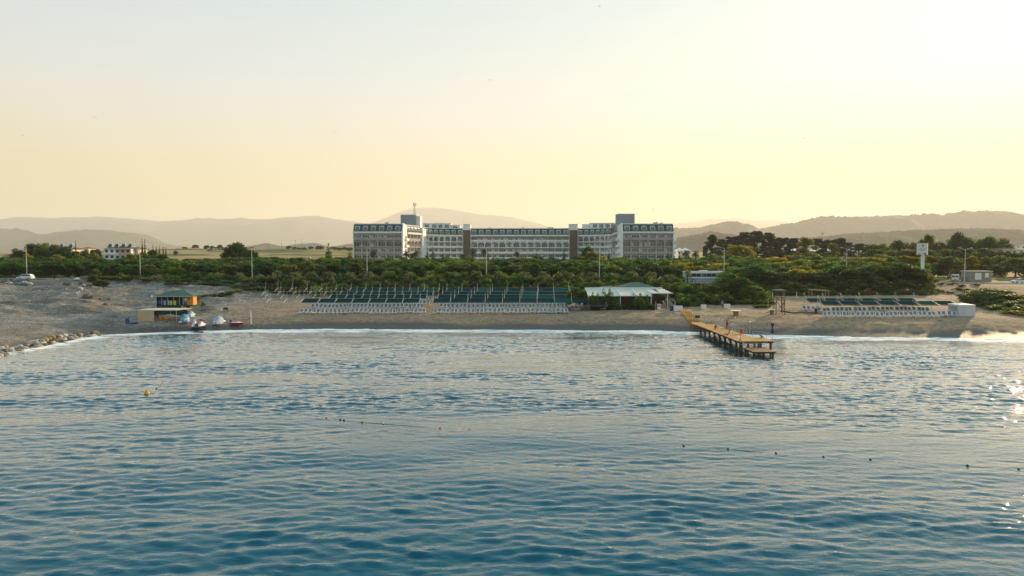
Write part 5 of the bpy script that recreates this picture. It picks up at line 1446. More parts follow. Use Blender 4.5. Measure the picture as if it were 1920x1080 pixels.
# boardwalk on the sand
bwk = empty('boardwalk', (37.4, 146, 0)); tag(bwk, 'timber boardwalk lying on the sand from the white planter to the jetty', 'boardwalk')
bp_me = MB().box(-1.15,1.15,0.01,0.29,-0.06,0).mesh('plank', DECK)
y = 135.7
while y < 154.2:
    f = (y-135.7)/18.5; o = mesh_obj('plank', bp_me, None, bwk); xx = 37.6 + 1.1*f
    zz_ = max(gz(xx-1,y), gz(xx+1,y), gz(xx,y)) + 0.09
    o.location = (xx-37.4, y-146, max(zz_, DZ + 0.002 if y < 140 else zz_)); y += 0.30
bs = MB()
for f0, f1 in zip(np.linspace(0,1,9)[:-1], np.linspace(0,1,9)[1:]):
    for s in (-0.95, 0.95):
        p0 = [37.6+1.1*f0+s, 135.7+18.5*f0]; p1 = [37.6+1.1*f1+s, 135.7+18.5*f1]
        bs.tube([(p0[0]-37.4,p0[1]-146,gz(*p0)-0.05),(p1[0]-37.4,p1[1]-146,gz(*p1)-0.05)], 0.1, 5)
bs.build('bearer', PILE, bwk)
GLOBE = mat('white_globe', (0.85,0.85,0.83), 0.3, 0.03)
for x, Y, lb in ((36.65,138,'at the foot of the boardwalk'),(36.65,129,'on the jetty side without handrail, nearest the sand'),(36.65,120.7,'on the jetty beside the sunbather'),(36.65,113,'on the jetty corner above the swimming platform'),(40.7,141,'beside the boardwalk near the black notice board'),(40.55,132,'where the jetty handrail begins'),(40.55,123.7,'on the jetty handrail beside the person in red'),(40.55,115.9,'at the sea end of the jetty handrail')):
    zb_ = DZ if Y < 135.5 else gz(x, Y); e = empty('globe_lamp', (x, Y, zb_)); tag(e, 'white globe lamp on a thin post %s' % lb, 'lamp', 'globe lamps on the jetty')
    h = 4.2-zb_ if Y < 137 else (3.75-zb_ if x < 38 else 3.35-zb_)
    MB().tube([(0,0,-0.15),(0,0,h-0.1)], 0.028, 6).build('post', GALV, e); MB().ball((0,0,h), 0.15, 12, 8).build('globe', GLOBE, e, True)
PURP = mat('purple_flag', (0.07,0.04,0.16), 0.8, 0.2)
e = empty('flag', (42.9, 112, DZ)); tag(e, 'furled purple flag on a thin pole at the jetty head', 'flag')
MB().tube([(0,0,-1.9),(0,0,2.9)], 0.03, 6).build('pole', GALV, e)
fl = MB(); 
for i in range(7):
    z0, z1 = 1.0+0.25*i, 1.0+0.25*(i+1); w0, w1 = 0.16+0.10*math.sin(i*1.3), 0.16+0.10*math.sin((i+1)*1.3)
    fl.hexa([(-w0,-0.07,z0),(w0,-0.05,z0),(w0,0.08,z0),(-w0,0.06,z0),(-w1,-0.06,z1),(w1,-0.07,z1),(w1,0.06,z1),(-w1,0.08,z1)])
fl.build('cloth', PURP, e)
e = empty('beacon_post', (37.3,111,DZ)); tag(e, 'orange and white marker post on the jetty head', 'post'); MB().tube([(0,0,0),(0.05,0,1.2)], 0.07, 7, 0.04).build('shaft', mat('orange_plastic', (0.75,0.25,0.05), 0.5), e); MB().tube([(0,0,0),(0,0,0.12)], 0.2, 10).build('foot', DARKMETAL, e)
e = empty('life_ring_stand', (40.3,119.6,DZ)); tag(e, 'small red rescue box on the jetty against the handrail', 'rescue box'); MB().box(-0.2,0.2,-0.15,0.15,0.1,0.85).build('box', SGN, e); MB().box(-0.22,0.22,-0.17,0.17,0.85,0.93).build('lid', SGN, e)
e = empty('towel', (38.6,115.5,DZ+0.012)); tag(e, 'pale blue towel spread flat on the jetty boards', 'towel')
MB().box(-0.35,0.35,-0.8,0.8,0,0.02).build('cloth', mat('pale_towel', (0.55,0.62,0.72), 0.9, 0.1), e); MB().tube([(-0.3,0.75,0.05),(0.3,0.75,0.05)], 0.05, 6).build('rolled_end', mat('pale_towel', (0.55,0.62,0.72)), e)
# notice board, tables, tower
BLK = mat('black_board', (0.02,0.02,0.022), 0.6)
e = gthing('notice_board', 1309.5, 142.3, 'black notice board on two thin legs beside the boardwalk', 'board')
MB().box(-0.5,0.5,-0.04,0.04,0.75,1.35).build('panel', BLK, e)
for s in (-1,1): MB().tube([(s*0.45,0.06,-0.2),(s*0.45,0.06,1.3)], 0.03, 5).build('leg', GALV, e)
MB().tube([(-0.45,0.06,0.3),(0.45,0.06,0.3)], 0.02, 5).build('stretcher', GALV, e)
OAK = mat('orange_wood', (0.34,0.18,0.06), 0.75, 0.3, 2.0)
for px, Y, w, bw, lb in ((1381.5,145.0,1.15,0.55,'wide white topped table on a wooden block base on the sand'),(1449.5,145.5,0.75,0.42,'small white topped table on a wooden block base by the lookout tower')):
    e = gthing('beach_table', px, Y, lb, 'table'); MB().tube([(0,0,0.98),(0,0,1.08)], w, 24).build('table_top', WHITE, e); MB().prism([(bw*math.cos(a),bw*math.sin(a)) for a in [i*math.pi/4+0.39 for i in range(8)]], -0.15, 0.98).build('base', OAK, e)
TWM = mat('tower_timber', (0.13,0.085,0.055), 0.85, 0.3, 2.0)
e = gthing('lookout_tower', 1462.5, 146.0, 'open wooden lookout tower with flat roof on the sand beside the small table', 'tower')
for sx in (-1,1):
    for sy in (-1,1): MB().tube([(sx*0.95,sy*0.9,-0.3),(sx*0.8,sy*0.8,5.0)], 0.085, 7, 0.07).build('leg', TWM, e)
    MB().tube([(sx*0.93,-0.88,0.3),(sx*0.85,0.85,2.9)], 0.05, 5).build('brace', TWM, e); MB().tube([(sx*0.93,0.88,0.3),(sx*0.85,-0.85,2.9)], 0.05, 5).build('brace', TWM, e)
MB().tube([(-0.9,-0.9,0.3),(0.9,-0.9,2.8)], 0.05, 5).build('brace', TWM, e); MB().tube([(0.9,-0.9,0.3),(-0.9,-0.9,2.8)], 0.05, 5).build('brace', TWM, e)
MB().box(-1.15,1.15,-1.1,1.1,2.95,3.08).build('platform', TWM, e); MB().hexa([(-1.35,-1.3,4.95),(1.35,-1.3,4.95),(1.35,1.3,4.95),(-1.35,1.3,4.95),(-0.9,-0.8,5.2),(0.9,-0.8,5.2),(0.9,0.8,5.2),(-0.9,0.8,5.2)]).build('roof', mat('thatch_green', (0.14,0.14,0.09), 0.9, 0.3), e)
for z in (3.5, 3.95):
    b = MB(); c4 = [(-1.0,-0.95),(1.0,-0.95),(1.0,0.95),(-1.0,0.95),(-1.0,-0.95)]
    b.tube([(x,y,z) for x,y in c4], 0.04, 5).build('railing', TWM, e)
for s in (-0.25, 0.25): MB().tube([(0.4+s,-1.8,-0.2),(0.4+s,-1.0,3.0)], 0.04, 5).build('ladder_rail', TWM, e)
for k in range(8): MB().tube([(0.15,-1.76+0.1*k,0.2+0.36*k),(0.65,-1.76+0.1*k,0.2+0.36*k)], 0.03, 5).build('ladder_rung', TWM, e)
MB().hexa([(-0.55,-1.02,0.4),(-0.15,-1.02,0.4),(-0.15,-0.98,0.4),(-0.55,-0.98,0.4),(-0.42,-1.02,2.2),(-0.28,-1.02,2.2),(-0.28,-0.98,2.2),(-0.42,-0.98,2.2)]).build('rescue_board', mat('blue_white', (0.45,0.50,0.70), 0.4), e)
MB().box(-0.9,-0.4,-0.9,-0.5,3.08,3.9).build('seat', mat('pale_wood', (0.4,0.32,0.22)), e); MB().box(0.3,0.9,-0.9,-0.5,3.08,3.75).build('locker', mat('pale_wood', (0.4,0.32,0.22)), e)
e = gthing('litter_bin', 1532.5, 146.6, 'dark brown litter bin at the end of the timber edging', 'bin'); MB().tube([(0,0,-0.05),(0,0,1.0)], 0.24, 10).build('body', WOODD, e); MB().tube([(0,0,1.0),(0,0,1.06)], 0.27, 10).build('rim', DARKMETAL, e)
e = empty('timber_edging', (62, 147, gz(62,147))); tag(e, 'low timber edging on the sand between lookout tower and litter bin', 'edging')
pts = [(58.8,149.3),(60.6,147.2),(65.6,146.8)]
for (xa,ya),(xb,yb) in zip(pts[:-1],pts[1:]): MB().tube([(xa-62,ya-147,gz(xa,ya)-e.location.z+0.12),(xb-62,yb-147,gz(xb,yb)-e.location.z+0.12)], 0.13, 6).build('log', TWM, e)
e = empty('pergola', (xat(1537,163), 163, gz(xat(1537,163),163))); tag(e, 'bare wooden pergola frame standing behind the sunbeds at the grove', 'pergola')
PW = mat('pale_wood', (0.4,0.32,0.22))
for x in (-2.0, 2.0):
    for y in (-0.8, 0.8): MB().tube([(x,y,-0.3),(x,y,2.9+(0.25 if x<0 else 0))], 0.06, 6).build('post', PW, e)
for y in (-0.8, 0.8): MB().hexa([(-2.2,y-0.08,3.12),(2.2,y-0.08,2.85),(2.2,y+0.08,2.85),(-2.2,y+0.08,3.12),(-2.2,y-0.08,3.32),(2.2,y-0.08,3.05),(2.2,y+0.08,3.05),(-2.2,y+0.08,3.32)]).build('beam', PW, e)
for i, (px, Y) in enumerate(((1429.5,172),(1450,172),(1472,170),(1495.5,170))):
    e = gthing('closed_parasol', px, Y, 'closed white parasol at the foot of the grove', 'parasol', 0, 'closed parasols at the grove')
    MB().tube([(0,0,0.35),(0,0,0.9),(0,0,1.9)], 0.20, 8, 0.05).build('folded_cloth', FAB, e); MB().tube([(0,0,-0.3),(0,0,2.1)], 0.03, 6).build('pole', PW, e)
# white tent
e = gthing('tent', 1805, 142.5, 'white cloth storage tent at the end of the green shade canopies', 'tent', 0.02)
TC = mat('tent_cloth', (0.60,0.60,0.63), 0.75, 0.12, 0.5, bump=0.4, bscale=1.2)
MB().box(-1.55,1.75,-1.8,1.8,-0.2,2.3).build('cloth_wall', TC, e)
r = MB(); r.add([(-1.65,-1.9,2.3),(1.85,-1.9,2.3),(1.85,1.9,2.3),(-1.65,1.9,2.3),(0.1,0,2.62)], [(3,2,1,0),(0,1,4),(1,2,4),(2,3,4),(3,0,4)]); r.build('roof', WHITE, e)
for sx in (-1.6, 1.8):
    MB().tube([(sx,-1.85,-0.2),(sx,-1.85,2.3)], 0.04, 5).build('pole', GALV, e)
MB().box(-1.62,-1.56,-1.2,1.2,-0.1,2.0).build('shade_sheet', mat('tent_shade', (0.34,0.34,0.37), 0.8), e)  # darker grey sheet paints the shaded side of the tent

# ------------------------------------------------------------------ hut with porch
BLUEW = mat('blue_boards', (0.015,0.03,0.22), 0.6, 0.25, 1.0); DGREEN = mat('dark_green_cloth', (0.006,0.045,0.045), 0.8, 0.2); ORW = mat('orange_boards', (0.62,0.27,0.03), 0.6, 0.15, 1.2); LBLUE = mat('pale_blue_post', (0.33,0.45,0.62), 0.5)
hx = xat(290, 150); hut = empty('beach_hut', (hx, 150, gz(hx+4,150))); g = hut.location.z
tag(hut, 'blue and orange wooden beach hut with green hip roof and raised porch', 'hut')
zf_, ze_ = 4.5-g, 6.5-g
MB().box(0.1,7.4,0.1,5.2,-0.5,zf_-0.12).build('base', DGREEN, hut); MB().box(0,7.6,-0.1,5.4,zf_-0.12,zf_).build('floor', WOODD, hut)
MB().box(0.1,7.3,2.6,2.75,zf_,ze_).build('back_wall', BLUEW, hut); MB().box(0.1,2.2,0.9,1.0,zf_,ze_).build('board_wall', BLUEW, hut); MB().box(0.05,0.15,0.0,5.2,zf_,ze_).build('side_wall', BLUEW, hut)
MB().box(3.0,3.9,2.53,2.6,zf_,zf_+1.8).build('door', WOODD, hut); MB().box(4.6,5.8,2.53,2.6,zf_+0.7,zf_+1.6).build('window', WINM, hut)
for x in (0.08,1.25,2.6,3.9,5.2,6.0): MB().box(x-0.05,x+0.05,-0.02,0.08,zf_,ze_).build('post', LBLUE, hut)
for z in (0.45, 0.85): MB().box(0.15,5.1,0.0,0.05,zf_+z,zf_+z+0.05).build('rail', LBLUE, hut)
MB().box(0.12,6.0,0.005,0.045,zf_-0.85,zf_-0.13).build('skirt_cloth', DGREEN, hut)
cab = MB().box(6.6,8.0,0.4,2.2,zf_-0.02,ze_+0.05).build('cabin', ORW, hut); MB().box(6.95,7.25,0.36,0.4,zf_+1.1,zf_+1.55).build('window', WINM, cab)
r = MB(); r.add([(-0.3,-0.5,ze_),(8.5,-0.5,ze_),(8.5,5.8,ze_),(-0.3,5.8,ze_),(2.7,2.6,ze_+1.15),(5.0,2.6,ze_+1.15)], [(3,2,1,0),(0,1,5,4),(1,2,5),(2,3,4,5),(3,0,4)]); r.build('roof', GROOF, hut)
MB().box(-0.35,8.55,-0.58,-0.5,ze_-0.16,ze_+0.02).build('fascia', mat('fascia_wood', (0.5,0.36,0.22), 0.7), hut)
for k in range(6): MB().box(6.1+0.34*k,6.5+0.34*k,-1.0,-0.1,zf_-0.28-0.24*k,zf_-0.2-0.24*k).build('step', PW, hut)
MB().hexa([(6.0,-1.02,zf_-0.3),(8.3,-1.02,zf_-1.9),(8.3,-0.96,zf_-1.9),(6.0,-0.96,zf_-0.3),(6.0,-1.02,zf_),(8.3,-1.02,zf_-1.6),(8.3,-0.96,zf_-1.6),(6.0,-0.96,zf_)]).build('stringer', PW, hut)
ds = MB(); ds.add([(-0.5+0.32*math.cos(a),-0.55-0.10,ze_+0.05+0.32*math.sin(a)) for a in np.linspace(0,6.28,13)[:-1]]+[(-0.5,-0.45,ze_+0.05)], [(i,(i+1)%12,12) for i in range(12)]); dso = ds.build('satellite_dish', WHITE, hut); MB().tube([(-0.5,-0.45,ze_+0.05),(0.1,0,ze_-0.1)], 0.03, 5).build('bracket', GALV, dso)
tw = [(1.95,0.40,(0.42,0.40,0.30),'beige'),(2.85,0.28,(0.62,0.60,0.04),'narrow yellow'),(3.40,0.42,(0.50,0.52,0.50),'grey striped'),(4.15,0.55,(0.55,0.62,0.03),'wide lime yellow')]
for x, w, c_, nme in tw:
    e = empty('towel', (hx+x, 149.97, g+zf_+0.98)); tag(e, '%s towel hanging over the porch rail of the hut' % nme, 'towel')
    mm = mat('towel_'+nme, c_, 0.9, 0.15)
    MB().box(-w/2,w/2,-0.03,0.0,-0.95,-0.02).build('front_fold', mm, e); MB().box(-w/2,w/2,-0.03,0.12,-0.02,0.0).build('top_fold', mm, e)
# tan shelter in front of the hut
x0 = xat(255,141.2); sx_ = 9.6; g = gz(x0+4.5,142.5); sh = empty('shelter', (x0,141.2,g)); tag(sh, 'flat roofed tan canvas shelter with one closed side in front of the hut', 'shelter')
zt = 4.15-g; TAN = mat('tan_canvas', (0.52,0.38,0.23), 0.85, 0.12, 0.6); 
MB().hexa([(-0.1,0,zt-0.1),(sx_-1.4,0,zt-0.1),(sx_,3.8,zt+0.02),(0.2,3.8,zt+0.02),(-0.1,0,zt),(sx_-1.4,0,zt),(sx_,3.8,zt+0.12),(0.2,3.8,zt+0.12)]).build('roof', mat('pale_canvas', (0.62,0.52,0.42), 0.8, 0.1), sh)
MB().box(-0.08,3.2,0.02,0.06,-0.1,zt-0.12).build('side_sheet', TAN, sh); MB().box(-0.1,-0.05,0.07,3.6,-0.1,zt-0.1).build('side_sheet', TAN, sh)
for x,y in ((3.3,0.05),(sx_-1.6,0.05),(sx_-0.3,3.6),(0.3,3.6),(5.0,3.6)): MB().tube([(x,y,-0.4),(x,y,zt-0.1)], 0.04, 6).build('post', POLEM, sh)
ORJ = mat('orange_vest', (0.62,0.22,0.03), 0.8, 0.2); WET = mat('black_neoprene', (0.015,0.012,0.02), 0.7)
for i,(x,y,z) in enumerate(((4.3,1.2,0.0),(4.9,1.5,0.0),(5.3,1.1,0.0),(4.6,1.3,0.35),(5.1,1.35,0.34))):
    e = empty('life_vest', (x0+x,141.2+y,gz(x0+x,141.2+y)+z)); tag(e, 'orange life vest in the heap under the tan shelter', 'life vest', 'life vests under the shelter'); e.rotation_euler = (0,0,rk.uniform(0,3))
    MB().hexa([(-0.36,-0.26,0),(0.36,-0.26,0),(0.36,0.26,0),(-0.36,0.26,0),(-0.28,-0.2,0.36),(0.28,-0.2,0.36),(0.28,0.2,0.36),(-0.28,0.2,0.36)]).build('foam', ORJ, e); MB().box(-0.37,0.37,-0.05,0.05,0.1,0.2).build('strap', WET, e)
for i in range(3):
    e = empty('wetsuit', (x0+3.5+0.28*i,141.5,g+zt-0.15)); tag(e, 'dark wetsuit hanging from the roof edge of the tan shelter', 'wetsuit', 'wetsuits at the shelter')
    MB().hexa([(-0.16,-0.06,-1.0),(0.16,-0.06,-1.0),(0.16,0.06,-1.0),(-0.16,0.06,-1.0),(-0.24,-0.07,-0.1),(0.24,-0.07,-0.1),(0.24,0.07,-0.1),(-0.24,0.07,-0.1)]).build('torso', WET, e)
    for s in (-1,1): MB().tube([(s*0.09,0,-0.95),(s*0.11,0,-1.6)], 0.075, 6, 0.05).build('leg', WET, e); MB().tube([(s*0.22,0,-0.15),(s*0.28,0,-0.75)], 0.06, 6, 0.04).build('sleeve', WET, e)
e = gthing('barrel', 234.8, 139.6, 'blue plastic barrel on the sand beside the tan shelter', 'barrel')
b = MB().tube([(0,0,-0.05),(0,0,0.3),(0,0,0.62),(0,0,0.95)], 0.33, 14); b.build('drum', BLUEB, e)
for z in (0.3,0.62): MB().tube([(0,0,z-0.03),(0,0,z+0.03)], 0.36, 14).build('hoop', BLUEB, e)
MB().tube([(0,0,0.95),(0,0,0.99)], 0.31, 14).build('lid', BLUEB, e)
e = gthing('mat_roll', 245, 139.8, 'flat blue mat lying on the sand between barrel and shelter', 'mat'); MB().box(-0.75,0.75,-0.45,0.45,-0.02,0.16).build('mat', BLUEB, e); MB().tube([(0.7,-0.45,0.2),(0.7,0.45,0.2)], 0.12, 8).build('rolled_end', BLUEB, e)

# ------------------------------------------------------------------ boats on the sand
TARP = mat('blue_tarp', (0.14,0.30,0.46), 0.55, 0.25, 1.2, bump=0.6, bscale=3); TARP2 = mat('pale_blue_tarp', (0.30,0.40,0.48), 0.6, 0.25, 1.2, bump=0.6, bscale=3); REDP = mat('red_gelcoat', (0.42,0.03,0.03), 0.35, 0.1)
def hull(L, W_, H, m_, name, par, z0=0.0, flare=0.7, top=True, nose=0.35):
    """simple boat hull along local y (bow at -y), open or closed top"""
    N = 10; co, f = [], []
    for i in range(N+1):
        t = i/N; w = W_/2*(math.sin(math.pi*0.5*min(1, t/nose))**0.7 if t < nose else 1 - 0.12*(t-nose)); w = max(w, 0.03); y = -L/2 + L*t; rise = 0.35*H*(1-t)**2
        co += [(-w,y,z0+H+rise*0.6),(-w*flare,y,z0+H*0.35+rise*0.5),(0,y,z0+rise),(w*flare,y,z0+H*0.35+rise*0.5),(w,y,z0+H+rise*0.6)]
    for i in range(N):
        for j in range(4): f.append((i*5+j,i*5+j+1,(i+1)*5+j+1,(i+1)*5+j))
        if top: f.append((i*5+4,i*5,(i+1)*5,(i+1)*5+4))
    f.append((N*5,N*5+1,N*5+2,N*5+3,N*5+4)); f.append((4,3,2,1,0))
    b = MB(); b.add(co, f); return b.build(name, m_, par, True)
def tarp(L, W_, H, m_, par, seed, ridge=0.6):
    N, K = 14, 10; r = np.random.default_rng(seed); co, f = [], []
    for i in range(N+1):
        t = i/N; y = -L/2+L*t; e_ = math.sin(math.pi*(0.08+0.84*t))**0.55
        for j in range(K+1):
            a = math.pi*j/K; w = W_/2*e_; zz = (math.sin(a)**ridge)*H*e_*(0.85+0.3*t)
            co.append((-w*math.cos(a)+r.normal(0,0.02), y+r.normal(0,0.02), zz+r.normal(0,0.03)*math.sin(a)))
    for i in range(N):
        for j in range(K): a = i*(K+1)+j; f.append((a,a+1,a+K+2,a+K+1))
    f.append(tuple(range(K+1))); f.append(tuple(reversed(range(N*(K+1),(N+1)*(K+1)))))
    b = MB(); b.add(co, f); return b.build('tarpaulin', m_, par, True)
e = gthing('covered_boat', 343, 143.0, 'boat under a bright blue tarpaulin on the sand beside the shelter', 'boat', R(28)); hull(4.6,1.9,0.6,PLAS,'hull',e); tarp(4.4,2.0,1.55,TARP,e,1); MB().tube([(-1.2,-2.0,0.12),(-0.6,-2.3,0.12)], 0.14, 8).build('fender', PLAS, e)
e = gthing('covered_boat', 354.5, 146, 'small boat under grey blue cover behind the twin water scooters', 'boat', R(10)); hull(3.2,1.3,0.5,PLAS,'hull',e); tarp(3.0,1.4,1.15,TARP2,e,4)
e = gthing('covered_scooter', 406.5, 143.3, 'water scooter standing alone under a pale blue cover', 'water scooter', R(-12)); hull(3.2,1.5,0.6,PLAS,'hull',e); tarp(3.0,1.65,1.65,TARP2,e,2,0.8); MB().tube([(0.55,-1.2,0.35),(0.7,-1.5,0.3)], 0.12, 7).build('fender', PLAS, e)
NAVY = mat('navy_seat', (0.02,0.05,0.14), 0.5)
tr = gthing('boat_trailer', 368.5, 139.6, 'low dark launching trailer carrying two water scooters', 'trailer', 0.06)
for s in (-1,1):
    MB().box(s*0.85-0.05,s*0.85+0.05,-1.3,1.3,0.42,0.52).build('rail', DARKMETAL, tr)
    for y in (-0.6,0.4): wheel_o = MB().tube([(s*1.02-0.1,y,0.28),(s*1.02+0.1,y,0.28)], 0.3, 12).build('wheel', TYRE, tr)
for y in (-1.1,0,1.1): MB().box(-0.95,0.95,y-0.06,y+0.06,0.44,0.54).build('cross_bar', DARKMETAL, tr)
for s, lb in ((-1,'red and white water scooter on the trailer, on the side of the blue tarpaulin'),(1,'red and white water scooter on the trailer, on the side away from the tarpaulin')):
    p_ = tr.matrix_basis @ Vector((s*0.66, 0, 0.54)); e = empty('water_scooter', p_, 0.06); tag(e, lb, 'water scooter')
    hull(2.9,1.15,0.62,PLAS,'hull',e); MB().prism([(-1.2,0.6),(0.9,0.6),(0.5,0.85),(-0.1,0.95),(-0.45,1.25),(-0.6,1.25),(-0.75,0.9)], -0.30, 0.30, 'x').build('deck', PLAS, e)
    MB().prism([(-0.1,0.9),(1.05,0.78),(1.1,0.98),(0.0,1.12)], -0.19, 0.19, 'x').build('seat', REDP, e); MB().hexa([(-0.35,-1.35,0.6),(-0.1,-1.4,0.6),(-0.1,-0.6,0.75),(-0.35,-0.6,0.75),(-0.42,-1.2,1.15),(-0.18,-1.2,1.2),(-0.18,-0.6,1.3),(-0.42,-0.6,1.25)]).build('red_cowl', REDP, e)
    MB().tube([(-0.4,-0.45,1.3),(0.4,-0.45,1.3)], 0.035, 6).build('handlebar', DARKMETAL, e); MB().prism([(-0.32,1.0),(-0.2,1.65),(-0.12,1.65),(-0.05,1.0)], -0.28, 0.28, 'x').build('windshield', REDP if s > 0 else PLAS, e)
e = empty('storage_box', tr.matrix_basis @ Vector((0,-1.0,0.55)), 0.06); tag(e, 'blue bag standing between the two water scooters on the trailer', 'bag'); MB().hexa([(-0.2,-0.25,0),(0.2,-0.25,0),(0.2,0.25,0),(-0.2,0.25,0),(-0.15,-0.2,0.85),(0.15,-0.2,0.85),(0.15,0.2,0.85),(-0.15,0.2,0.85)]).build('bag', mat('bag_blue', (0.03,0.10,0.24), 0.7), e); MB().tube([(-0.1,0,0.85),(0,0,1.0),(0.1,0,0.85)], 0.03, 5).build('handle', DARKMETAL, e)
e = gthing('dinghy', 442, 143.0, 'small red hulled dinghy with white deck and outboard motor on the sand', 'boat', R(80)); hull(2.9,1.35,0.6,REDP,'hull',e,0.05,top=False)
g_ = hull(2.92,1.42,0.14,PLAS,'gunwale',e,0.56); MB().box(-0.55,0.55,-0.3,0.1,0.72,0.78).build('thwart', PLAS, e); MB().box(-0.16,0.16,1.2,1.55,0.7,1.25).build('outboard_motor', NAVY, e); MB().box(-0.06,0.06,1.45,1.55,-0.05,0.7).build('motor_leg', DARKMETAL, e)
e = gthing('upright_board', 468.3, 143.6, 'white board with a red mark planted upright in the sand beside the dinghy', 'board', R(20))
MB().prism([(-0.10,0.0),(0.14,0.0),(0.20,1.2),(0.12,2.8),(-0.02,3.3),(-0.14,2.6),(-0.18,1.2)], -0.05, 0.05, 'y').build('board', PLAS, e); MB().box(-0.36,-0.12,-0.07,0.07,1.3,1.75).build('red_mark', SGN, e); MB().box(-0.1,0.35,-0.25,0.25,-0.1,0.12).build('foot', DARKMETAL, e)
e = gthing('handcart', 421, 153.5, 'small dark handcart left on the sand below the oleanders', 'cart', 0.3); MB().box(-0.45,0.45,-0.3,0.3,0.3,0.75).build('tray', BLK, e)
for s in (-1,1): MB().tube([(s*0.4-0.05,-0.35,0.2),(s*0.4+0.05,-0.35,0.2)], 0.2, 10).build('wheel', TYRE, e)
MB().tube([(0.4,0,0.7),(0.9,0,1.0)], 0.03, 5).build('handle', GALV, e)
e = gthing('white_sack', 413, 153.0, 'white sack lying on the sand next to the handcart', 'sack'); MB().ball((0,0,0.18), 0.4, 10, 7, (1.1,0.7,0.55)).build('sack', PLAS, e, True); MB().ball((0.4,0,0.2), 0.13, 7, 5).build('tied_neck', PLAS, e, True)
e = empty('boat_in_shallows', (-62.8,136.3,-0.12)); e.rotation_euler=(0,0,R(86)); tag(e, 'small dark grey flat boat floating at the water edge below the trailer', 'boat'); hull(1.9,0.85,0.35,mat('dark_hull',(0.06,0.075,0.09),0.5),'hull',e); MB().box(-0.3,0.3,0.2,0.5,0.35,0.42).build('thwart', DARKMETAL, e)

# ------------------------------------------------------------------ buoys and float lines
BUOY = mat('yellow_buoy', (0.65,0.40,0.02), 0.45, 0.1)
p_ = at(275.5, 741, 76.5); e = empty('buoy', (p_.x, 76.5, 0)); tag(e, 'large round yellow buoy floating on the open water', 'buoy'); MB().ball((0,0,0.12), 0.29, 16, 10).build('float', BUOY, e, True); MB().tube([(0,0,-0.3),(0,0,-0.05)], 0.1, 8).build('keel', DARKMETAL, e); MB().tube([(0,0,0.40),(0,0,0.48)], 0.05, 7).build('top_ring', DARKMETAL, e)
FL = {c: mat('float_'+c, v, 0.5) for c, v in (('red',(0.45,0.05,0.04)),('black',(0.02,0.02,0.02)),('white',(0.7,0.7,0.68)))}
fl_me = {c: MB().ball((0,0,0.02), 0.085, 10, 7, (1.2,1,1)).mesh('float', m_, True) for c, m_ in FL.items()}
ROPE = mat('rope', (0.16,0.15,0.12), 0.9)
def float_line(pxs, label):
    pts = []
    for px, py, c in pxs:
        t = 16.0*FPX/(py-474); P = at(px, py, 1.0); k = -CAM_Z/(P.z-CAM_Z); pts.append((P.x*k, k, c))
    e = empty('float_line', (pts[0][0], pts[0][1], 0)); tag(e, label, 'float line')
    MB().tube([(x-pts[0][0], y-pts[0][1], -0.02) for x,y,_ in pts], 0.02, 4).build('rope', ROPE, e)
    for x,y,c in pts:
        o = mesh_obj('float', fl_me[c], None, e); o.location = (x-pts[0][0], y-pts[0][1], 0)
float_line([(277,744,'black'),(296,745,'red'),(358,754,'red'),(390,765,'black'),(462,768,'white'),(612,784,'red'),(638,787,'black'),(645,788,'black'),(679,792,'red'),(718,794,'white'),(825,803,'red'),(880,807,'black'),(958,811,'red'),(964,812,'white'),(1042,817,'red'),(1282,836,'black'),(1365,842,'black'),(1455,850,'black'),(1544,857,'black'),(1632,862,'black'),(1814,873,'black'),(1910,880,'black')], 'long line of small floats running from the yellow buoy across open water')
float_line([(293,729,'black'),(315,707,'red'),(330,702,'black'),(345,688,'red'),(362,677,'black'),(378,667,'white'),(392,657,'red'),(405,650,'black'),(420,641,'red'),(434,632,'white'),(446,622,'white')], 'short line of small floats running from the beach towards the yellow buoy')
float_line([(44,663,'black'),(52,663,'red'),(69,660,'red'),(85,656,'black'),(93,654,'white')], 'short string of red and black floats beside the rock groyne')
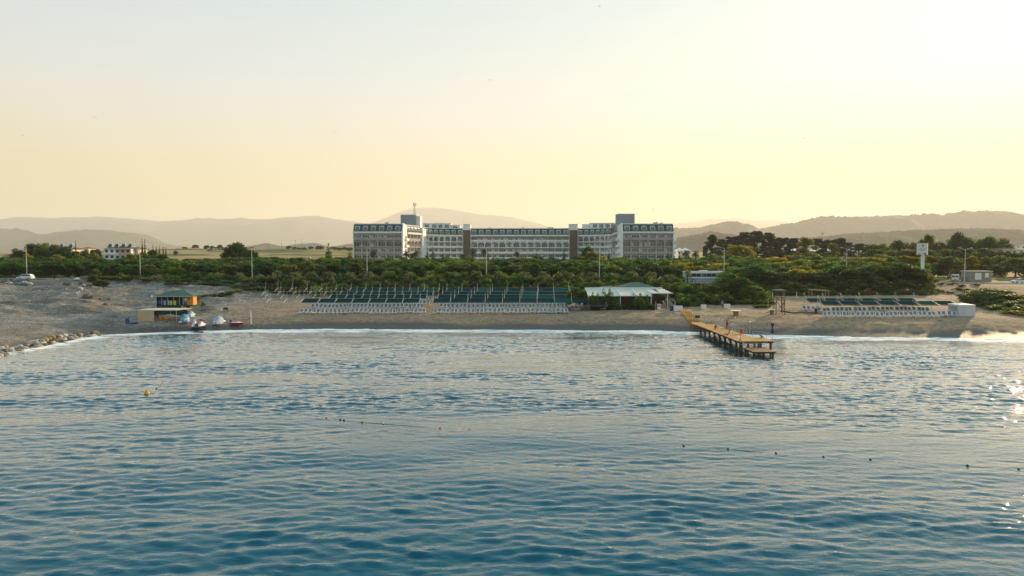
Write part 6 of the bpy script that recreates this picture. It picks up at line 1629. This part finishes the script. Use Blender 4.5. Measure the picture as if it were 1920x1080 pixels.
# ------------------------------------------------------------------ people
SKIN = mat('skin', (0.42,0.24,0.16), 0.55, 0.08); HAIR = mat('dark_hair', (0.03,0.02,0.015), 0.6)
def person(loc, rz, joints, dress, label, hair=True):
    """joints: dict name -> (x,y,z) in metres, feet at z 0; body grown as one skin over the skeleton"""
    J = joints
    bones = [('pelvis','waist'),('waist','chest'),('chest','neck'),('neck','head'),('head','crown'),
             ('chest','shl'),('shl','ell'),('ell','wrl'),('wrl','hal'),('chest','shr'),('shr','elr'),('elr','wrr'),('wrr','har'),
             ('pelvis','hil'),('hil','knl'),('knl','anl'),('anl','tol'),('pelvis','hir'),('hir','knr'),('knr','anr'),('anr','tor')]
    rad = dict(pelvis=.145,waist=.125,chest=.15,neck=.058,head=.095,crown=.085,sh=.075,el=.047,wr=.033,ha=.038,hi=.10,kn=.062,an=.043,to=.036)
    names = list(J)
    me = bpy.data.meshes.new('person_skeleton')
    me.from_pydata([J[k] for k in names], [(names.index(a), names.index(b)) for a, b in bones], [])
    o = bpy.data.objects.new('person_skeleton', me); COL.objects.link(o)
    sk = o.modifiers.new('skin', 'SKIN'); sk.use_smooth_shade = True
    lay = me.skin_vertices[0].data if me.skin_vertices else None
    if lay is None:
        return None
    for k, n_ in enumerate(names):
        r = rad.get(n_, rad.get(n_[:2], .06)); lay[k].radius = (r, r*(0.8 if n_ in ('chest','waist','pelvis') else 1.0)); lay[k].use_root = (n_ == 'pelvis')
    sb = o.modifiers.new('sub', 'SUBSURF'); sb.levels = 1; sb.render_levels = 1
    dg = bpy.context.evaluated_depsgraph_get(); dg.update()
    body = bpy.data.meshes.new_from_object(o.evaluated_get(dg))
    bpy.data.objects.remove(o)
    mats_ = [SKIN] + [d[1] for d in dress]
    body.materials.clear()
    for m_ in mats_: body.materials.append(m_)
    P = {k: Vector(v) for k, v in J.items()}
    def near(c):
        best, bn = 9, None
        for a, b in bones:
            d = P[b]-P[a]; t = max(0, min(1, (c-P[a]).dot(d)/max(1e-6, d.length_squared))); q = (c-P[a]-d*t).length
            if q < best: best, bn = q, (a, b)
        return bn
    for p_ in body.polygons:
        bn = near(p_.center); p_.material_index = 0; p_.use_smooth = True
        for i, (bl, _) in enumerate(dress):
            if bn in bl: p_.material_index = i+1
    # five fingers on each hand, part of the body mesh
    bm = bmesh.new(); bm.from_mesh(body)
    fg = MB()
    for s, hd_, wr in ((1,'hal','wrl'),(-1,'har','wrr')):
        d = (P[hd_]-P[wr]).normalized(); sd_ = d.cross(Vector((0,1,0.2))).normalized(); up = sd_.cross(d)
        for i, L_ in enumerate((0.075,0.085,0.08,0.065)):
            b0 = P[hd_] + sd_*(0.027-0.018*i) + d*0.015; fg.tube([b0, b0+d*L_*0.55, b0+d*L_*0.9+up*0.02], 0.009, 5, 0.007)
        b0 = P[wr]*0.4+P[hd_]*0.6 + sd_*0.03; fg.tube([b0, b0+sd_*0.03+d*0.03, b0+sd_*0.035+d*0.06], 0.010, 5, 0.008)
    fm = fg.mesh('fingers'); bm.from_mesh(fm); bm.to_mesh(body); bm.free(); bpy.data.meshes.remove(fm)
    body.name = 'body'
    e = empty('person', loc, rz); tag(e, label, 'person')
    bo = mesh_obj('body', body, None, e)
    hc = P['head']*0.5 + P['crown']*0.5
    up = (P['crown']-P['neck']).normalized()
    h_ = MB().ball((0,0,0), 0.118, 12, 9, (0.9,1.05,1.0)); h_.v = [tuple(hc+Vector((v[0],v[1]+0.025,v[2]+0.035))) for v in h_.v]; h_.build('hair', HAIR, e, True)
    f_ = MB(); fc = P['head'] + Vector((0,-0.10,0.02)); f_.tube([fc+Vector((0,0,0.01)), fc+Vector((0,-0.025,-0.02))], 0.012, 5, 0.016); f_.build('nose', SKIN, e)
    ey = MB()
    for s in (-1,1): ey.ball(tuple(P['head']+Vector((s*0.035,-0.088,0.045))), 0.011, 6, 5)
    ey.build('eyes', HAIR, e)
    return e
def stand(stride=0.12, arms=0.1):
    return dict(pelvis=(0,0,0.93),waist=(0,0,1.10),chest=(0,0,1.33),neck=(0,0,1.50),head=(0,-0.02,1.60),crown=(0,-0.01,1.70),
        shl=(0.17,0,1.40),ell=(0.24,0.05,1.12),wrl=(0.24,-arms,0.90),hal=(0.24,-arms-0.03,0.82),shr=(-0.17,0,1.40),elr=(-0.24,0.03,1.12),wrr=(-0.25,-0.05,0.88),har=(-0.25,-0.07,0.80),
        hil=(0.09,0,0.88),knl=(0.10,-stride*0.6,0.48),anl=(0.11,-stride*0.4,0.08),tol=(0.12,-stride*0.4-0.16,0.035),hir=(-0.09,0,0.88),knr=(-0.10,stride*0.2,0.48),anr=(-0.11,stride,0.08),tor=(-0.12,stride-0.16,0.035))
def sit(h=0.12, lean=0.15):
    return dict(pelvis=(0,0,h+0.02),waist=(0,lean*0.4,h+0.20),chest=(0,lean*0.8,h+0.42),neck=(0,lean,h+0.58),head=(0,lean-0.03,h+0.68),crown=(0,lean-0.02,h+0.78),
        shl=(0.17,lean*0.8,h+0.48),ell=(0.25,lean+0.1,h+0.22),wrl=(0.26,lean+0.22,h+0.0),hal=(0.26,lean+0.28,h-0.07),shr=(-0.17,lean*0.8,h+0.48),elr=(-0.24,lean+0.05,h+0.22),wrr=(-0.18,-0.18,h+0.22),har=(-0.16,-0.25,h+0.20),
        hil=(0.09,-0.03,h),knl=(0.11,-0.36,h+0.26),anl=(0.11,-0.62,h-0.05),tol=(0.12,-0.77,h-0.09),hir=(-0.09,-0.03,h),knr=(-0.11,-0.42,h+0.12),anr=(-0.11,-0.80,h-0.05),tor=(-0.12,-0.93,h-0.03))
TOP = [('waist','chest'),('chest','neck'),('chest','shl'),('shl','ell'),('chest','shr'),('shr','elr'),('pelvis','waist')]
SLV = TOP + [('ell','wrl'),('elr','wrr')]
LEGS = [('pelvis','hil'),('hil','knl'),('knl','anl'),('pelvis','hir'),('hir','knr'),('knr','anr')]
SHORT = [('pelvis','hil'),('pelvis','hir'),('hil','knl'),('hir','knr')]
REDC = mat('red_cloth', (0.42,0.02,0.03), 0.8); WHC = mat('white_cloth', (0.72,0.72,0.70), 0.8); GRC = mat('grey_cloth', (0.30,0.30,0.36), 0.8); BLC = mat('dark_blue_cloth', (0.03,0.05,0.10), 0.8); BRC = mat('brown_cloth', (0.09,0.04,0.03), 0.8); LBC = mat('light_blue_cloth', (0.25,0.40,0.58), 0.8)
person((40.0,126.4,DZ+0.005), R(20), stand(0.30), [(SLV, REDC), (LEGS, REDC)], 'person in red walking along the jetty beside the handrail')
person((38.0,126.9,DZ+0.02), R(-30), sit(), [(TOP, BRC), (SHORT, REDC)], 'person in dark red sitting on the jetty boards')
person((37.2,117.2,DZ+0.02), R(-100), sit(lean=0.3), [(SHORT, BRC)], 'bare chested sunbather sitting at the open edge of the jetty')
person((41.8,113.8,DZ+0.02), R(10), sit(), [(TOP, LBC), (SHORT, BLC)], 'person in light blue sitting at the jetty head inside the railing')
person((hx+6.35,150.3,hut.location.z+zf_+0.005), R(15), stand(0.1), [(SLV, WHC), (LEGS, GRC)], 'person in white standing on the porch of the blue hut')
x_ = xat(1356, 157); person((x_,157,gz(x_,157)), R(-30), stand(0.22), [(SLV, GRC), (LEGS, BLC)], 'person in grey walking on the path by the thicket planters')
x_ = xat(1250.5, 158.5); person((x_,158.5,gz(x_,158.5)), R(25), stand(0.15), [(TOP, BRC), (SHORT, BLC)], 'person in brown standing in the bar entrance beside the round sign')
# a few gulls high over the shore
GULL = mat('gull_grey', (0.10,0.09,0.08), 0.8)
gm = MB(); gm.tube([(0,-0.28,0),(0,0,0.02),(0,0.25,0)], 0.05, 6, 0.03)
body_me = gm.mesh('body', GULL)
wing_me = {}
for s in (-1, 1):
    w_ = MB(); w_.hexa([(s*0.03,-0.10,0.0),(s*0.35,-0.12,0.12),(s*0.35,0.08,0.12),(s*0.03,0.10,0.0),(s*0.03,-0.10,0.03),(s*0.35,-0.12,0.14),(s*0.35,0.08,0.14),(s*0.03,0.10,0.03)])
    w_.hexa([(s*0.35,-0.12,0.12),(s*0.78,0.02,0.04),(s*0.78,0.06,0.04),(s*0.35,0.08,0.12),(s*0.35,-0.12,0.14),(s*0.78,0.02,0.05),(s*0.78,0.06,0.05),(s*0.35,0.08,0.14)]); wing_me[s] = w_.mesh('wing', GULL)
for px, py, Y in ((1225,393,300),(1507,260,240),(177,220,230),(42,254,260),(919,150,260),(1124,12,240),(628,248,260),(1386,353,330)):
    e = empty('gull', at(px, py, Y), rk.uniform(0,6)); tag(e, 'tiny dark gull gliding in the open sky', 'bird', 'gulls in the sky')
    mesh_obj('body', body_me, None, e)
    for s in (-1,1): mesh_obj('wing', wing_me[s], None, e)
# ------------------------------------------------------------------ haze: one box of pale air round camera, ground and hills
mb = MB().box(-27000, 27000, -27000, 27000, -40, 1500)
m, n, l, out = nt_new('haze_air')
v = n.new('ShaderNodeVolumePrincipled')
v.inputs['Color'].default_value = (0.94, 0.925, 0.895, 1)
v.inputs['Density'].default_value = 7.4e-5
v.inputs['Anisotropy'].default_value = 0.24
l.new(v.outputs[0], out.inputs['Volume'])
tag(mb.build('haze', m), 'pale warm morning haze over the plain and hills', 'haze', kind='stuff')
